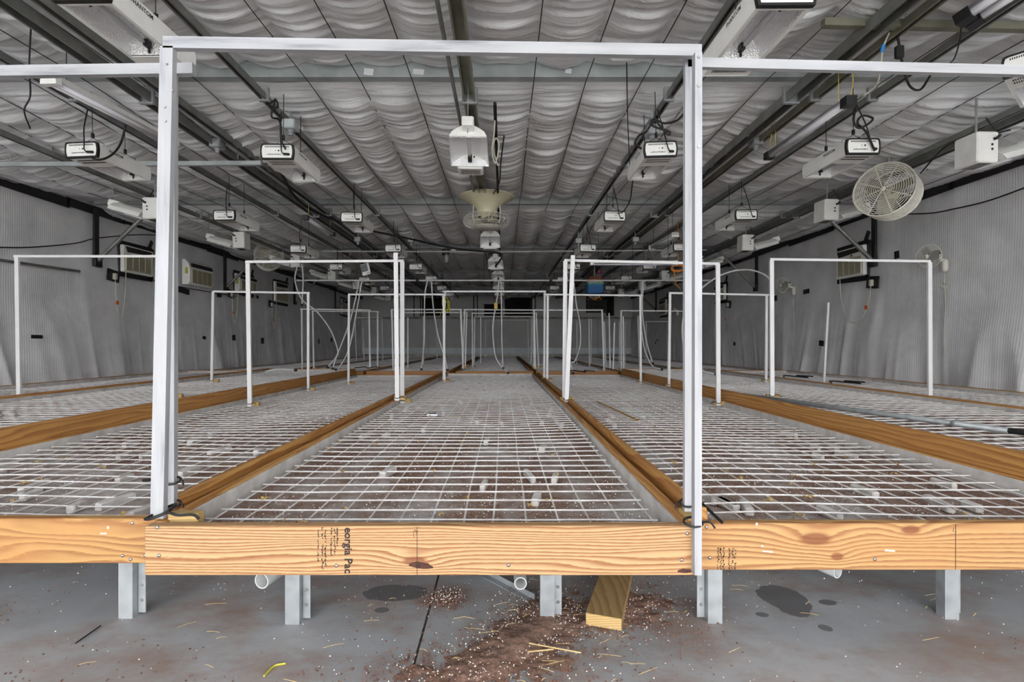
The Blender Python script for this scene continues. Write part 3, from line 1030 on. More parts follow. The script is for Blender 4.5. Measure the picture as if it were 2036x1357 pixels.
# far benches
frame('far trellis frame near the left wall, outer of two', (597, 615), (737, 617), 10.2, [(600, 616, 601, 736), (734, 618, 736, 745)], ties=False)
frame('far trellis frame near the left wall, inner of two', (620, 619), (753, 620), 10.6, [(622, 620, 624, 736), (751, 621, 751, 744)], ties=False)
frame('far trellis frame left of the far centre bench', (777, 616), (918, 616), 10.2, [(779, 617, 782, 737), (916, 617, 921, 739)], ties=False)
frame('far trellis frame left of the far centre bench, one bay deeper', (800, 622), (930, 622), 11.2, [(795, 634, 798, 736), (928, 623, 925, 737)], ties=False)
frame('far centre bench trellis frame, first from the front', (922, 616), (1064, 617), 10.4, [(924, 617, 920, 738), (1062, 618, 1061, 740)], ties=False)
frame('far centre bench trellis frame, second from the front', (937, 623), (1068, 623), 11.6, [(939, 624, 940, 737), (1066, 624, 1071, 738)], ties=False)
frame('far centre bench trellis frame, third from the front', (945, 630), (1060, 630), 14.0, [(944, 631, 943, 731), (956, 631, 956, 720), (1058, 631, 1056, 722)], ties=False, blocks=False)
frame('far centre bench trellis frame, last before the end wall', (963, 637), (1051, 637), 18.0, [(965, 638, 966, 711), (1049, 638, 1051, 712)], ties=False, blocks=False)
frame('far trellis frame right of the far centre bench', (1060, 617), (1199, 617), 10.2, [(1062, 618, 1064, 738), (1197, 618, 1201, 738)], ties=False)
frame('far trellis frame near the right wall', (1233, 618), (1361, 619), 10.4, [(1235, 619, 1235, 748), (1359, 620, 1359, 742)], ties=False)
frame('last far trellis frame beside the right wall', (1283, 640), (1330, 640), 15.5, [(1285, 641, 1284, 718), (1328, 641, 1330, 720)], ties=False, blocks=False)
frame('last far trellis frame beside the left wall', (706, 632), (760, 632), 15.5, [(706, 633, 709, 720), (760, 633, 761, 712)], ties=False, blocks=False)
loose = [(1211, 623, 1213, 737, 10.3), (1222, 642, 1219, 742, 10.0), (1232, 640, 1231, 712, 13.0), (1239, 629, 1240, 747, 9.9), (1268, 628, 1271, 712, 13.0), (1171, 634, 1172, 722, 12.0),
         (1176, 634, 1175, 716, 13.5), (1147, 640, 1147, 715, 13.5), (1330, 642, 1328, 770, 8.3), (811, 632, 811, 730, 11.0), (842, 630, 842, 722, 13.0), (868, 640, 869, 710, 17.0),
         (722, 652, 724, 716, 15.0), (1243, 640, 1243, 712, 14.2), (1201, 640, 1205, 735, 10.5), (1647, 602, 1638, 775, 6.4)]
LN = ['leaning left of the tallest far posts', 'second of the cluster right of the blue tank', 'thin, deep in the far right bay', 'rightmost of the cluster right of the blue tank', 'deep behind the far right frame',
      'left of a pair under the blue tank', 'right of a pair under the blue tank', 'behind the leaning post right of centre', 'beside the left leg of the raised right frame', 'just right of the nearest centre-left posts',
      'behind the looping centre-left hoses', 'small, near the end wall left of centre', 'small, near the end wall far left', 'small, deep in the far right bay', 'slanting in the far right cluster', 'thin pipe in front of the wall air conditioner']
for (tx, ty, bx, by, Y), s in zip(loose, LN):
    a, b = at(tx, ty, Y), at(bx, by, Y)
    b.z = seat_z(b.x, b.y)
    o = post_mesh(b, a, 0.68).build('trellis_post', M['post_lit'])
    tag(o, 'loose white post, ' + s, 'post', 'loose white posts')

# ------------------------------------------------------------------ roof beams and hanging rails
for k, y in enumerate(TRUSS):
    if y < 1 or y > 20.5: continue
    hh = 0.115
    zt_ = 2.985
    t = thing('roof_beam', '%s galvanised cross beam from the front, spanning wall to wall' % ORD[k - 2], 'beam', (0, 0, 0), group='roof beams')
    prof = [(-.04, -hh), (.03, -hh), (.03, -hh + .006), (-.032, -hh + .006), (-.032, -.006), (.03, -.006), (.03, 0), (-.04, 0)]
    z_off = 2.965
    MB().prism([(-p[0], p[1]) for p in prof], (XL + .1, y, z_off), (XR - .1, y, z_off)).build('channel', M['beam'], t)
    for s, xw in ((-1, XL), (1, XR)):       # knee braces down to the wall, with taped foot
        zb = 2.02
        a = Vector((xw - s * 0.95, y, 2.86)); b = Vector((xw - s * 0.12, y, zb + .04))
        MB().tube([a, b], 0.028, 8).build('knee_brace', M['rail'], t)
        MB().bbox((xw - s * .10, y, 2.40), (0.03, 0.09, 0.78), .006).build('brace_tape', M['tape'], t)
        MB().bbox((xw - s * .12, y, zb + .02), (0.05, 0.13, 0.13), .006).build('brace_foot', M['tape'], t)
    if k == 2:
        for px, py, w_, hh_ in ((733, 143, .07, .05), (832, 143, .08, .04), (1130, 141, .045, .035)):
            p = at(px, py, y - .046)
            MB().box((p.x, y - .046, p.z), (w_, .003, hh_), Matrix.Translation(p) @ Matrix.Rotation(.1, 4, 'Y') @ Matrix.Translation(-p)).build('paper_tag', M['tubewhite'], t)


def rail(label, X, Z, w=0.05, h=0.05, y0=-1.0, y1=20.4, mat='rail', name='hanging_rail', cat='rail', channel=True, clips=True):
    t = thing(name, label, cat, (0, 0, 0))
    if channel:
        prof = [(-w / 2, 0), (w / 2, 0), (w / 2, h), (w / 2 - .012, h), (w / 2 - .012, h - .006), (w / 2 - .004, h - .006), (w / 2 - .004, .004), (-w / 2 + .004, .004), (-w / 2 + .004, h - .006), (-w / 2 + .012, h - .006), (-w / 2 + .012, h), (-w / 2, h)]
        prof = [(p[0], h - p[1]) for p in prof]
        MB().prism(prof, (X, y0, Z), (X, y1, Z)).build('channel', M[mat], t)
    else:
        MB().tube([(X, y0 + (y1 - y0) * i / 8, Z + .004 * (i % 2)) for i in range(9)], w / 2, 8).build('tube', M[mat], t)
    if clips:
        for y in TRUSS:
            if 1 < y < y1:
                MB().bbox((X, y - .01, Z + h / 2 + .02), (w + .03, .03, h + .06), .004).build('clip', M['galv'], t)
    return t


HR = 1.795 + ZC
for lb, X in (('steel rail above the outermost left row of lights', -4.25), ('steel rail above the outer left row of lights', -3.17), ('steel rail above the inner left row of lights', -1.76),
              ('steel rail above the inner right row of lights', 1.22), ('steel rail above the outer right row of lights', 2.72), ('steel rail above the outermost right row of lights', 3.92)):
    rail(lb, X, HR - (.03 if abs(X) > 3.5 else 0), .045, .045)
rail('wide brownish steel channel down the middle of the ceiling', -0.245, HR - .02, .085, .06, mat='olive')
rail('thin grey conduit left of the middle ceiling channel', -0.345, HR - .0, .026, mat='rail', name='conduit', cat='conduit', channel=False, clips=False)
rail('dark cable conduit right of the middle ceiling channel', -0.06, HR - .01, .026, y0=3.8, mat='cord', name='conduit', cat='conduit', channel=False, clips=False)
rail('dark paired steel channel left of centre, first of the pair', -2.62, HR - .02, .08, .07)
rail('dark paired steel channel left of centre, second of the pair', -2.44, HR + .0, .06, .05)
rail('dark paired steel channel right of centre, first of the pair', 2.12, HR - .02, .09, .07)
rail('dark paired steel channel right of centre, second of the pair', 2.30, HR + .0, .05, .05, mat='olive')
rail('dark steel channel beside the right wall fans', 4.10, HR - .03, .07, .06, y0=2)
# short cross struts
t = thing('cross_strut', 'short olive steel strut at the upper right', 'strut', (0, 0, 0))
a, b = at(1636, 46, 2.95), at(2400, 62, 2.95)
MB().prism([(-.02, -.022), (.02, -.022), (.02, .022), (-.02, .022)], a, b).build('channel', M['olive'], t)
for px in (1780, 1802): p = at(px, 30, 2.95); MB().tube([(p.x, 2.95, p.z - .02), (p.x, 2.95, 2.82)], .006, 6).build('hanger_rod', M['galv'], t)
t = thing('cross_strut', 'blue grey steel strut crossing the left ceiling below the rails', 'strut', (0, 0, 0))
a, b = at(-60, 328, 4.9), at(520, 325, 4.9)
MB().prism([(-.018, -.02), (.018, -.02), (.018, .02), (-.018, .02)], a, b).build('channel', M['beam'], t)
for px in (20, 105, 473): p = at(px, 316, 4.9); MB().tube([(p.x, 4.9, p.z), (p.x, 4.9, 2.8)], .005, 6).build('hanger_rod', M['galv'], t)
t = thing('conduit', 'thin white conduit crossing the ceiling under the far fixtures', 'conduit', (0, 0, 0))
MB().tube([at(640, 500, 9.8), at(1000, 501, 9.8), at(1420, 497, 9.8)], .016, 8).build('tube', M['pvc'], t)

# ------------------------------------------------------------------ double-ended hood lights
def section(w, h, n=5, ins=0.0):
    """rounded-side hood section, from bottom left up and over to bottom right"""
    w = w - 2 * ins
    h1 = h - ins
    pts = [(-w / 2 + .008, 0.0)]
    for i in range(n + 1):
        a = -0.9 + 1.8 * i / n
        pts.append((-w / 2 + .018 - .018 * math.cos(a) / 1.0 - .004 * 0, h1 * (0.04 + 0.92 * i / n)))
    pts.append((-w / 2 + .022, h1)); 
    right = [(-x, z) for x, z in reversed(pts)]
    return pts + right


def hood_light(label, mirrored=False, mark=True):
    """origin: middle of the near face's lower edge; body runs along +Y"""
    W, H, L = 0.245, 0.112, 0.54
    r = thing('grow_light', label, 'light fixture', (0, 0, 0), group='hooded grow lights')
    sec = section(W, H)
    n = len(sec)
    vs = [(x, 0.004, z) for x, z in sec] + [(x, L, z) for x, z in sec]
    si = section(W, H, ins=0.004)
    vs += [(x, 0.004, z + .0005) for x, z in si] + [(x, L, z + .0005) for x, z in si]
    fs = []
    for i in range(n - 1):
        fs.append((i, n + i, n + i + 1, i + 1))
        fs.append((2 * n + i, 2 * n + i + 1, 3 * n + i + 1, 3 * n + i))
    fs += [(0, 2 * n, 3 * n, n), (n - 1, 2 * n - 1, 4 * n - 1, 3 * n - 1)]
    smooth_by_angle(MB().add(vs, fs).build('housing', M['white'], r))
    end = MB().add([(x, L - .002, z) for x, z in sec], [tuple(range(n))]); end.add([(x, L + .002, z) for x, z in sec], [tuple(range(n - 1, -1, -1))])
    end.build('end_plate', M['white'], r)
    # near face: white plate with black rim
    fp = MB(); s2 = section(W - .018, H - .018)
    fp.add([(x, -.006, z + .009) for x, z in s2] + [(x, .008, z + .009) for x, z in s2], [tuple(range(n - 1, -1, -1)), tuple(range(n, 2 * n))] + [(i, (i + 1) % n, n + (i + 1) % n, n + i) for i in range(n)])
    face = fp.build('face_plate', M['white'], r)
    rim = MB(); so = section(W + .004, H + .004)
    for yy0, yy1 in ((-.008, .014),):
        rim.add([(x, yy0, z - .002) for x, z in so] + [(x, yy0, z + .009) for x, z in s2] + [(x, yy1, z - .002) for x, z in so],
                [(i, (i + 1) % n, n + (i + 1) % n, n + i) for i in range(n)] + [(i, 2 * n + i, 2 * n + (i + 1) % n, (i + 1) % n) for i in range(n)])
    rim.build('face_rim', M['black'], r)
    vt = MB()
    for i in range(22):
        vt.box((-.088 + .176 * i / 21, -.0065, H - .021), (.0042, .002, .011))
    tag(vt.build('vent_slots', M['slot'], face), 'row of dark vent slots', kind='stuff')
    ky = MB(); ky.lathe([(.0005, -.0085), (.006, -.0085), (.006, -.005)], 10, 'y', Matrix.Translation((.012, 0, .062)))
    ky.lathe([(.0005, -.0085), (.003, -.0085), (.003, -.005)], 8, 'y', Matrix.Translation((-.012, 0, .063))); ky.build('dial', M['black'], face)
    wr = MB()
    rr = random.Random(sum(map(ord, label)) % 1000)
    x = -.07
    while x < .03:
        w_ = rr.uniform(.002, .006); wr.box((x, -.0065, .034 + rr.uniform(-.002, .002)), (w_, .001, rr.uniform(.004, .009))); x += w_ + rr.uniform(.0008, .002)
    tag(wr.build('script_mark', M['inkgrey'], face), 'small unreadable script lettering', kind='stuff')
    # bottom: closed ballast bay, open reflector bay, lip
    if not mirrored:
        b0, b1, o0, o1 = 0.012, 0.20, 0.20, 0.515
    else:
        b0, b1, o0, o1 = 0.40, L, 0.03, 0.395
    pan = MB(); pan.box((0, (b0 + b1) / 2, .003), (W - .018, b1 - b0, .004)); pan = pan.build('bottom_panel', M['white'], r)
    sl = MB()
    for row in range(2 if not mirrored else 1):
        for i in range(20):
            yy = b0 + .05 + .045 * row if not mirrored else b0 + .085
            sl.box((-.085 + .17 * i / 19, yy, .0005), (.004, .022 if not mirrored else .045, .002))
    tag(sl.build('vent_slots', M['slot'], pan), 'dark vent slots', kind='stuff')
    lip = MB()
    if not mirrored:
        lip.box((0, (o1 + L) / 2, .003), (W - .018, L - o1, .004))
    else:
        lip.box((0, o0 / 2 + .006, .003), (W - .018, o0 - .012, .004))
    for s in (-1, 1): lip.box((s * (W / 2 - .016), (o0 + o1) / 2, .003), (.018, o1 - o0, .004))
    lip.build('lip', M['white'], r)
    # reflector: folded gull wing inside
    rf = MB()
    prof = [(-.100, .006), (-.095, .05), (-.06, .092), (-.02, .075), (0, .06), (.02, .075), (.06, .092), (.095, .05), (.100, .006)]
    rf.add([(x, o0, z) for x, z in prof] + [(x, o1, z) for x, z in prof], [(i, i + 1, 9 + i + 1, 9 + i) for i in range(8)])
    rf.add([(-.1, o0 + .001, .006), (.1, o0 + .001, .006), (.095, o0 + .02, .095), (-.095, o0 + .02, .095)], [(0, 1, 2, 3)])
    rf.add([(-.1, o1 - .001, .006), (.1, o1 - .001, .006), (.095, o1 - .02, .095), (-.095, o1 - .02, .095)], [(3, 2, 1, 0)])
    rf.build('reflector', M['reflector'], r)
    lm = MB(); lm.tube([(0, o0 + .05, .04), (0, o0 + .07, .04), (0, o1 - .07, .04), (0, o1 - .05, .04)], [.006, .013, .013, .006], 10)
    lm = lm.build('lamp', M['glass'], r, True)
    for yy, s in ((o0 + .015, 1), (o1 - .015, -1)):
        sk = MB(); sk.box((0, yy + s * .012, .045), (.022, .03, .03)); sk.tube([(0, yy, .07), (0, yy, .008)], .006, 6); sk.build('socket', M['black'], lm)
    # plug and cord at the face
    pg = MB(); pg.tube(spline([(.058, -.03, .028), (.082, -.022, .03), (.09, -.008, .034)], 3), [.009] * 7, 6)
    pg.tube(spline([(.058, -.03, .028), (.045, -.034, .05), (.035, -.02, .115), (.02, .0, .22), (.0, .06, .38)], 4), .0045, 5)
    pg.build('power_plug', M['cord'], r)
    for yy in (.1, .42):
        hg = MB()
        for s in (-1, 1): hg.tube([(s * .085, yy, H), (s * .085, yy, H + .025), (0, yy, H + .07)], .002, 4)
        hg.tube([(0, yy, H + .07), (0, yy, 0.53)], .003, 4)
        hg.box((0, yy, H + .09), (.016, .016, .035))
        hg.build('hanger', M['cord'], r)
    if mark:
        for s in (1, -1):
            o = print_on(r, 'PHANTOM', 0.028, M['ink'], Matrix.Identity(4), bold=.0004)
            Mx = Matrix.Translation((s * (W / 2 + .0015), .10 if s > 0 else .26, .070))
            o.matrix_local = Mx @ Matrix.Rotation(s * math.pi / 2, 4, 'Z') @ Matrix.Rotation(math.pi / 2, 4, 'X')
    return r


HL = 1.372 + ZC
COLS = [('outer left', [(-3.09, 3.76), (-3.08, 5.66), (-3.06, 7.65), (-3.08, 9.45), (-3.06, 11.3), (-3.05, 13.2), (-3.05, 15.0)], 0.0),
        ('inner left', [(-1.69, 2.05), (-1.675, 3.80), (-1.70, 5.75), (-1.64, 7.65), (-1.60, 9.4), (-1.57, 11.2), (-1.55, 13.0), (-1.55, 14.9)], 0.0),
        ('inner right', [(1.145, 2.07), (1.165, 3.78), (1.24, 5.68), (1.265, 7.62), (1.30, 9.4), (1.32, 11.25), (1.32, 13.1), (1.33, 15.0)], 0.0),
        ('outer right', [(2.615, 3.72), (2.70, 5.68), (2.65, 7.6), (2.68, 9.35), (2.70, 11.2), (2.72, 13.0), (2.72, 14.9)], 0.0)]
proto = hood_light('proto')
protom = hood_light('protom', mirrored=True)
used = {'p': False, 'm': False}
for cname, lst, a in COLS:
    for i, (X, Y) in enumerate(lst):
        lab = 'white hooded grow light, %s from the front in the %s row' % (ORD[i], cname)
        m = Y < 2.3
        src = protom if m else proto
        key = 'm' if m else 'p'
        rz = rnd.uniform(-.03, .03); ry = rnd.uniform(-.03, .03)
        loc = (X, Y, HL + rnd.uniform(-.012, .012))
        if not used[key]:
            o = src; used[key] = True
            o.location = loc; o.rotation_euler = (0, ry, rz); o['label'] = lab
        else:
            o = dup(src, loc, (0, ry, rz), lab)

dup(proto, (2.72, 2.62, HL + .03), (0, 0, math.radians(-52)), 'white hooded grow light turned sideways at the right picture edge')


# ------------------------------------------------------------------ small open-wing lights with a side ballast box
def wing_light(label):
    r = thing('wing_light', label, 'light fixture', (0, 0, 0), group='winged grow lights')
    mb = MB(); mb.bbox((0, .44, .118), (.20, .17, .236), .01); box = mb.build('ballast_box', M['white'], r)
    for z in (.09, .125): MB().lathe([(.0005, .0), (.007, .0), (.008, .004)], 8, 'y', Matrix.Translation((.03, .352, z))).build('dial', M['black'], box)
    for sx in (-1, 1):
        for z in (.10, .135): MB().lathe([(.0005, -.004), (.008, -.004), (.009, 0)], 8, 'y', Matrix.Translation((sx * .1, .41, z)) @ Matrix.Rotation(-sx * math.pi / 2 * -1, 4, 'Z')).build('dial', M['black'], box)
        MB().tube(spline([(sx * .102, .40, .175), (sx * .118, .385, .18), (sx * .122, .37, .20)], 3), .011, 6).build('plug', M['black'], box)
    vt = MB()
    for i in range(12): vt.box((-.07 + .14 * i / 11, .44, -.0005), (.004, .1, .002))
    tag(vt.build('vent_slots', M['slot'], box), kind='stuff')
    n = 9
    prof = [(-.15, .012)] + [(-.128 + .256 * i / (n - 1), .012 + .028 + .072 * math.sin(math.pi * (0.06 + .88 * i / (n - 1)))) for i in range(n)] + [(.15, .012)]
    m = len(prof)
    hood = MB()
    inner = [(x * .97, z - .004) for x, z in prof]
    hood.add([(x * .9, .0, z) for x, z in prof] + [(x, .35, z) for x, z in prof], [(i, m + i, m + i + 1, i + 1) for i in range(m - 1)])
    hood.add([(x * .9, .0, z) for x, z in prof], [tuple(range(m))])
    TL = Matrix.Translation((0, .35, .03)) @ Matrix.Rotation(math.radians(-16), 4, 'X') @ Matrix.Translation((0, -.35, -.03))
    hd = hood.build('hood', M['white'], r); hd.matrix_local = TL
    rf = MB(); rf.add([(x * .9, .006, z) for x, z in inner] + [(x, .345, z) for x, z in inner], [(i, i + 1, m + i + 1, m + i) for i in range(m - 1)])
    rf.add([(x * .9, .008, z) for x, z in inner], [tuple(range(m - 1, -1, -1))]); rf.add([(x, .343, z) for x, z in inner], [tuple(range(m))])
    rf.build('reflector', M['reflector'], r).matrix_local = TL
    mb = MB(); mb.bbox((0, -.02, .085), (.085, .12, .075), .008); mb.build('socket_box', M['white'], r).matrix_local = TL
    lm = MB(); lm.tube([(0, .04, .05), (0, .07, .05), (0, .25, .05), (0, .28, .05)], [.006, .014, .014, .006], 10); lm = lm.build('lamp', M['glass'], r, True); lm.matrix_local = TL
    mb = MB(); mb.box((0, .30, .05), (.03, .05, .045)); mb.build('socket', M['black'], lm)
    pg = MB(); pg.tube(spline([(-.03, .35, .19), (-.05, .33, .20), (-.055, .34, .26), (-.04, .4, .36)], 4), .006, 6); pg.build('power_plug', M['cord'], r)
    MB().tube([(0, .44, .234), (0, .44, .53)], .008, 6).build('hanger', M['galv'], r)
    MB().tube([(0, -.02, .12), (0, -.02, .53)], .003, 4).build('hanger', M['galv'], r)
    return r


wp = wing_light('proto'); wfirst = True
WL = []
for i, (X, Y) in enumerate([(-4.32, 5.7), (-4.25, 7.45), (-4.15, 9.25), (-4.1, 11.0), (-4.1, 12.8), (-4.1, 14.6), (-4.1, 16.4)]):
    WL.append((X, Y, -math.pi / 2, '%s from the front beside the left wall' % ORD[i], .0))
for i, (X, Y) in enumerate([(4.12, 4.0), (4.12, 5.85), (4.05, 7.62), (4.0, 9.4), (4.0, 11.3), (4.0, 13.1), (3.9, 15.0)]):
    WL.append((X, Y, math.pi / 2, '%s from the front beside the right wall' % ORD[i], .0))
for i, (X, Y) in enumerate([(-.27, 1.52), (-.25, 3.62), (-.175, 7.0), (-.14, 9.2), (-.11, 10.8), (-.1, 12.4), (-.09, 14.2)]):
    WL.append((X, Y, 0.0, '%s from the front along the middle channel' % ORD[i], .0))
for (X, Y, rz, s, tilt) in WL:
    lab = 'small winged grow light with white ballast box, ' + s
    rot = (rnd.uniform(-.03, .03), rnd.uniform(-.02, .02), rz + rnd.uniform(-.05, .05))
    loc = (X, Y, HL + rnd.uniform(-.01, .01))
    if wfirst:
        wfirst = False; wp.location = loc; wp.rotation_euler = rot; wp['label'] = lab
    else:
        dup(wp, loc, rot, lab)
# the front middle light shows its name upside down on the ballast underside
for o in bpy.data.objects:
    if o.get('label', '').startswith('small winged grow light') and 'first from the front along the middle' in o['label']:
        print_on(o, 'PHANTOM', 0.03, M['ink'], Matrix.Translation((.08, .42, -.002)) @ Matrix.Rotation(math.pi, 4, 'Z') @ Matrix.Rotation(math.pi, 4, 'Y') @ Matrix.Translation((-.16, 0, 0)), bold=.001)

# ------------------------------------------------------------------ fans
def blade(mb, r0, r1, w, tilt, ang, axis='y', Mx=None):
    """one curved fan blade in the plane square to the axis"""
    pts = []
    for i in range(4):
        rr = r0 + (r1 - r0) * i / 3
        ww = w * (0.55 + 0.45 * math.sin(math.pi * (0.25 + 0.55 * i / 3)))
        for s in (-1, 1):
            a = ang + s * ww / (2 * max(rr, .05))
            h = s * tilt * ww / 2
            pts.append((rr * math.cos(a), h, rr * math.sin(a)) if axis == 'y' else (rr * math.cos(a), rr * math.sin(a), h))
    mb.add(pts, [(2 * i, 2 * i + 1, 2 * i + 3, 2 * i + 2) for i in range(3)], Mx)
    mb.add([(p[0], p[1] + .003 if axis == 'y' else p[1], p[2] if axis == 'y' else p[2] + .003) for p in pts], [(2 * i, 2 * i + 2, 2 * i + 3, 2 * i + 1) for i in range(3)], Mx)
    return mb


def barrel_fan(label, loc, rot, R=0.265, D=0.24, drop=0.3, hang=(0, 0)):
    r = thing('barrel_fan', label, 'fan', loc, rot=rot)
    fr_ = MB()
    for k in range(13): fr_.ring((0, 0, 0), R * (k + 1.2) / 14.2, .0027, 'y', 28, 3, Matrix.Translation((0, -.012 * (1 - (k / 13) ** 2), 0)))
    for k in range(8):
        a = 2 * math.pi * k / 8 + .3
        fr_.tube([(.0, -.014, 0), (R * math.cos(a), 0, R * math.sin(a))], .0045, 4)
    tag(fr_.build('front_guard', M['cagewhite'], r), kind='stuff')
    sd = MB()
    for k in range(14): sd.ring((0, .006 + D * k / 13, 0), R * (1 - .05 * (k / 13) ** 2), .0028 if 0 < k < 13 else .007, 'y', 28, 4)
    for k in range(8):
        a = 2 * math.pi * k / 8 + .3
        sd.tube([(R * math.cos(a), 0, R * math.sin(a)), (R * .95 * math.cos(a), D, R * .95 * math.sin(a))], .004, 4)
    tag(sd.build('side_guard', M['cagewhite'], r), kind='stuff')
    bk = MB()
    for k in range(9): bk.ring((0, D + .012 * (1 - (k / 9) ** 2), 0), R * .95 * (k + 1.5) / 10.5, .0022, 'y', 24, 3)
    for k in range(6):
        a = 2 * math.pi * k / 6
        bk.tube([(0, D + .014, 0), (R * .95 * math.cos(a), D, R * .95 * math.sin(a))], .004, 4)
    tag(bk.build('rear_guard', M['cagewhite'], r), kind='stuff')
    MB().lathe([(.0005, -.018), (.02, -.018), (.024, -.008), (.02, 0)], 16, 'y').build('hub_badge', M['cagewhite'], r, True)
    MB().lathe([(.0005, .13), (.06, .135), (.07, .16), (.07, .25), (.05, .28), (.0005, .285)], 18, 'y').build('motor', M['cream'], r, True)
    for k in range(3):
        blade(MB(), .05, R * .84, .13, .6, 2 * math.pi * k / 3 + .4, 'y', Matrix.Translation((0, .13, 0))).build('blade', M['blade'], r, True)
    yk = MB()
    yk.tube([(0, .13, R), (0, .13, R + drop)], .012, 6); yk.box((0, .13, R + .02), (.05, .05, .02))
    yk.build('bracket', M['galv'], r)
    return r


p = at(1756, 376, 4.95)
f1 = barrel_fan('large white caged barrel fan hanging by the right wall', (p.x, p.y, p.z), (math.radians(-5), 0, math.radians(-53)), .258, .25, .27)
p = at(535, 508, 9.7)
barrel_fan('white caged barrel fan hanging by the left wall', (p.x, p.y, p.z), (math.radians(-4), 0, math.radians(28)), .26, .25, .0)
p = at(1309, 556, 15.0)
barrel_fan('far caged barrel fan near the right end of the room', (p.x, p.y, p.z), (0, 0, math.radians(-15)), .22, .25, .0)


def vertical_fan(label, loc, s=1.0):
    """down-draught fan: bell-mouth cone above a wire basket"""
    r = thing('ceiling_fan', label, 'fan', loc)
    r.scale = (s, s, s)
    bell = MB(); bell.lathe([(.335, .10), (.338, .093), (.325, .085), (.26, .055), (.19, .01), (.135, -.04), (.115, -.10), (.112, -.15), (.105, -.15), (.108, -.10), (.128, -.035), (.185, .02), (.255, .066), (.33, .098), (.335, .10)], 40)
    bell.build('bell_mouth', M['cream'], r, True)
    mo = MB(); mo.lathe([(.0005, .03), (.06, .03), (.07, .0), (.07, -.12), (.08, -.14), (.08, -.19), (.05, -.21), (.0005, -.215)], 24); mo.build('motor', M['cream'], r, True)
    cage = MB()
    for k in range(26):
        a = 2 * math.pi * k / 26
        c, s_ = math.cos(a), math.sin(a)
        cage.tube([(q * c, q * s_, h) for q, h in ((.11, -.125), (.20, -.125), (.275, -.15), (.29, -.20), (.275, -.24), (.20, -.275), (.05, -.285))], .0024, 3)
    for rr, h in ((.275, -.15), (.291, -.20), (.275, -.24), (.20, -.276), (.12, -.283), (.05, -.286)): cage.ring((0, 0, h), rr, .003, 'z', 28, 4)
    tag(cage.build('wire_basket', M['fanwhite'], r), kind='stuff')
    for k in range(4): blade(MB(), .07, .25, .13, .4, 2 * math.pi * k / 4, 'z', Matrix.Translation((0, 0, -.205))).build('blade', M['fanwhite'], r, True)
    for k in range(2):
        s_ = -1 if k else 1
        MB().tube([(s_ * .16, -.03, .0), (s_ * .17, -.05, -.13), (s_ * .15, -.06, -.24)], .006, 6).build('strut', M['fanwhite'], r)
    MB().lathe([(.0005, -.29), (.17, -.285), (.18, -.275)], 24).build('base_plate', M['fanwhite'], r, True)
    ch = MB(); ch.tube([(0, 0, .03), (-.01, 0, .12), (0, 0, .22), (0, 0, .40)], .007, 5); ch.box((0, 0, .24), (.05, .02, .03)); ch.build('hanger_chain', M['galv'], r)
    return r


p = at(968, 408, 6.3)
vertical_fan('cream down-draught fan with bell mouth hanging on the middle channel', (p.x, p.y, p.z))
p = at(1000, 579, 18.6)
vertical_fan('far cream down-draught fan near the end wall', (p.x, p.y, p.z))


def wall_fan(label, wall_p, s=1.0, turn=0.0, cord_to=None):
    """oscillating fan on the right wall; origin on the wall"""
    r = thing('wall_fan', label, 'fan', wall_p)
    r.scale = (s, s, s)
    base = MB(); base.lathe([(.0005, .02), (.03, .015), (.04, -.03), (.04, -.12), (.03, -.155), (.0005, -.16)], 18, 'z', Matrix.Translation((-.05, 0, 0))); base.build('wall_mount', M['fanwhite'], r, True)
    MB().tube(spline([(-.05, 0, -.01), (-.10, -.0, .005), (-.15, -.01, .02)], 3), .022, 10).build('arm', M['fanwhite'], r, True)
    Mx = Matrix.Translation((-.25, -.03, .05)) @ Matrix.Rotation(math.radians(-72 + turn), 4, 'Z') @ Matrix.Rotation(math.radians(8), 4, 'X')
    mo = MB(); mo.lathe([(.0005, .0), (.035, .01), (.048, .06), (.046, .11), (.03, .145), (.0005, .15)], 18, 'y', Mx); mo.build('motor_housing', M['fanwhite'], r, True)
    mv = MB(); mv.box((.03, .09, .02), (.03, .03, .035), Mx); mv.build('vent', M['slot'], r)
    hd = MB()
    R = .155
    for k in range(10): hd.ring((0, -.085 + .0 * k, 0), R * (k + 1.5) / 11.5, .0018, 'y', 26, 3, Mx @ Matrix.Translation((0, -.02 * (1 - (k / 10) ** 2), 0)))
    for k in range(24):
        a = 2 * math.pi * k / 24
        c, s_ = math.cos(a), math.sin(a)
        hd.tube([(.03 * c, -.104, .03 * s_), (R * .7 * c, -.095, R * .7 * s_), (R * c, -.07, R * s_), (R * .96 * c, -.03, R * .96 * s_), (R * .5 * c, .0, R * .5 * s_)], .0014, 3, Mx)
    tag(hd.build('wire_cage', M['fanwhite'], r), kind='stuff')
    rg_ = MB(); rg_.ring((0, -.06, 0), R, .006, 'y', 30, 6, Mx); rg_.build('cage_rim', M['fanwhite'], r, True)
    MB().lathe([(.0005, -.11), (.025, -.108), (.028, -.10)], 14, 'y', Mx).build('badge', M['fanwhite'], r, True)
    for k in range(3): blade(MB(), .02, R * .86, .14, .35, 2 * math.pi * k / 3, 'y', Mx @ Matrix.Translation((0, -.05, 0))).build('blade', M['alu'], r, True)
    L = 1.35
    cd = MB(); cd.tube([(-.05, 0, -.15), (-.05, .005, -.3), (-.045, -.008, -.6), (-.05, .006, -.9), (-.05, 0, -L)], .005, 5); cd.build('cord', M['whitecord'], r)
    kn = MB(); kn.ring((-.05, 0, -.36), .03, .004, 'x', 14, 4); kn.ring((-.05, .03, -.34), .025, .004, 'x', 14, 4); kn.build('cord_coil', M['whitecord'], r)
    return r


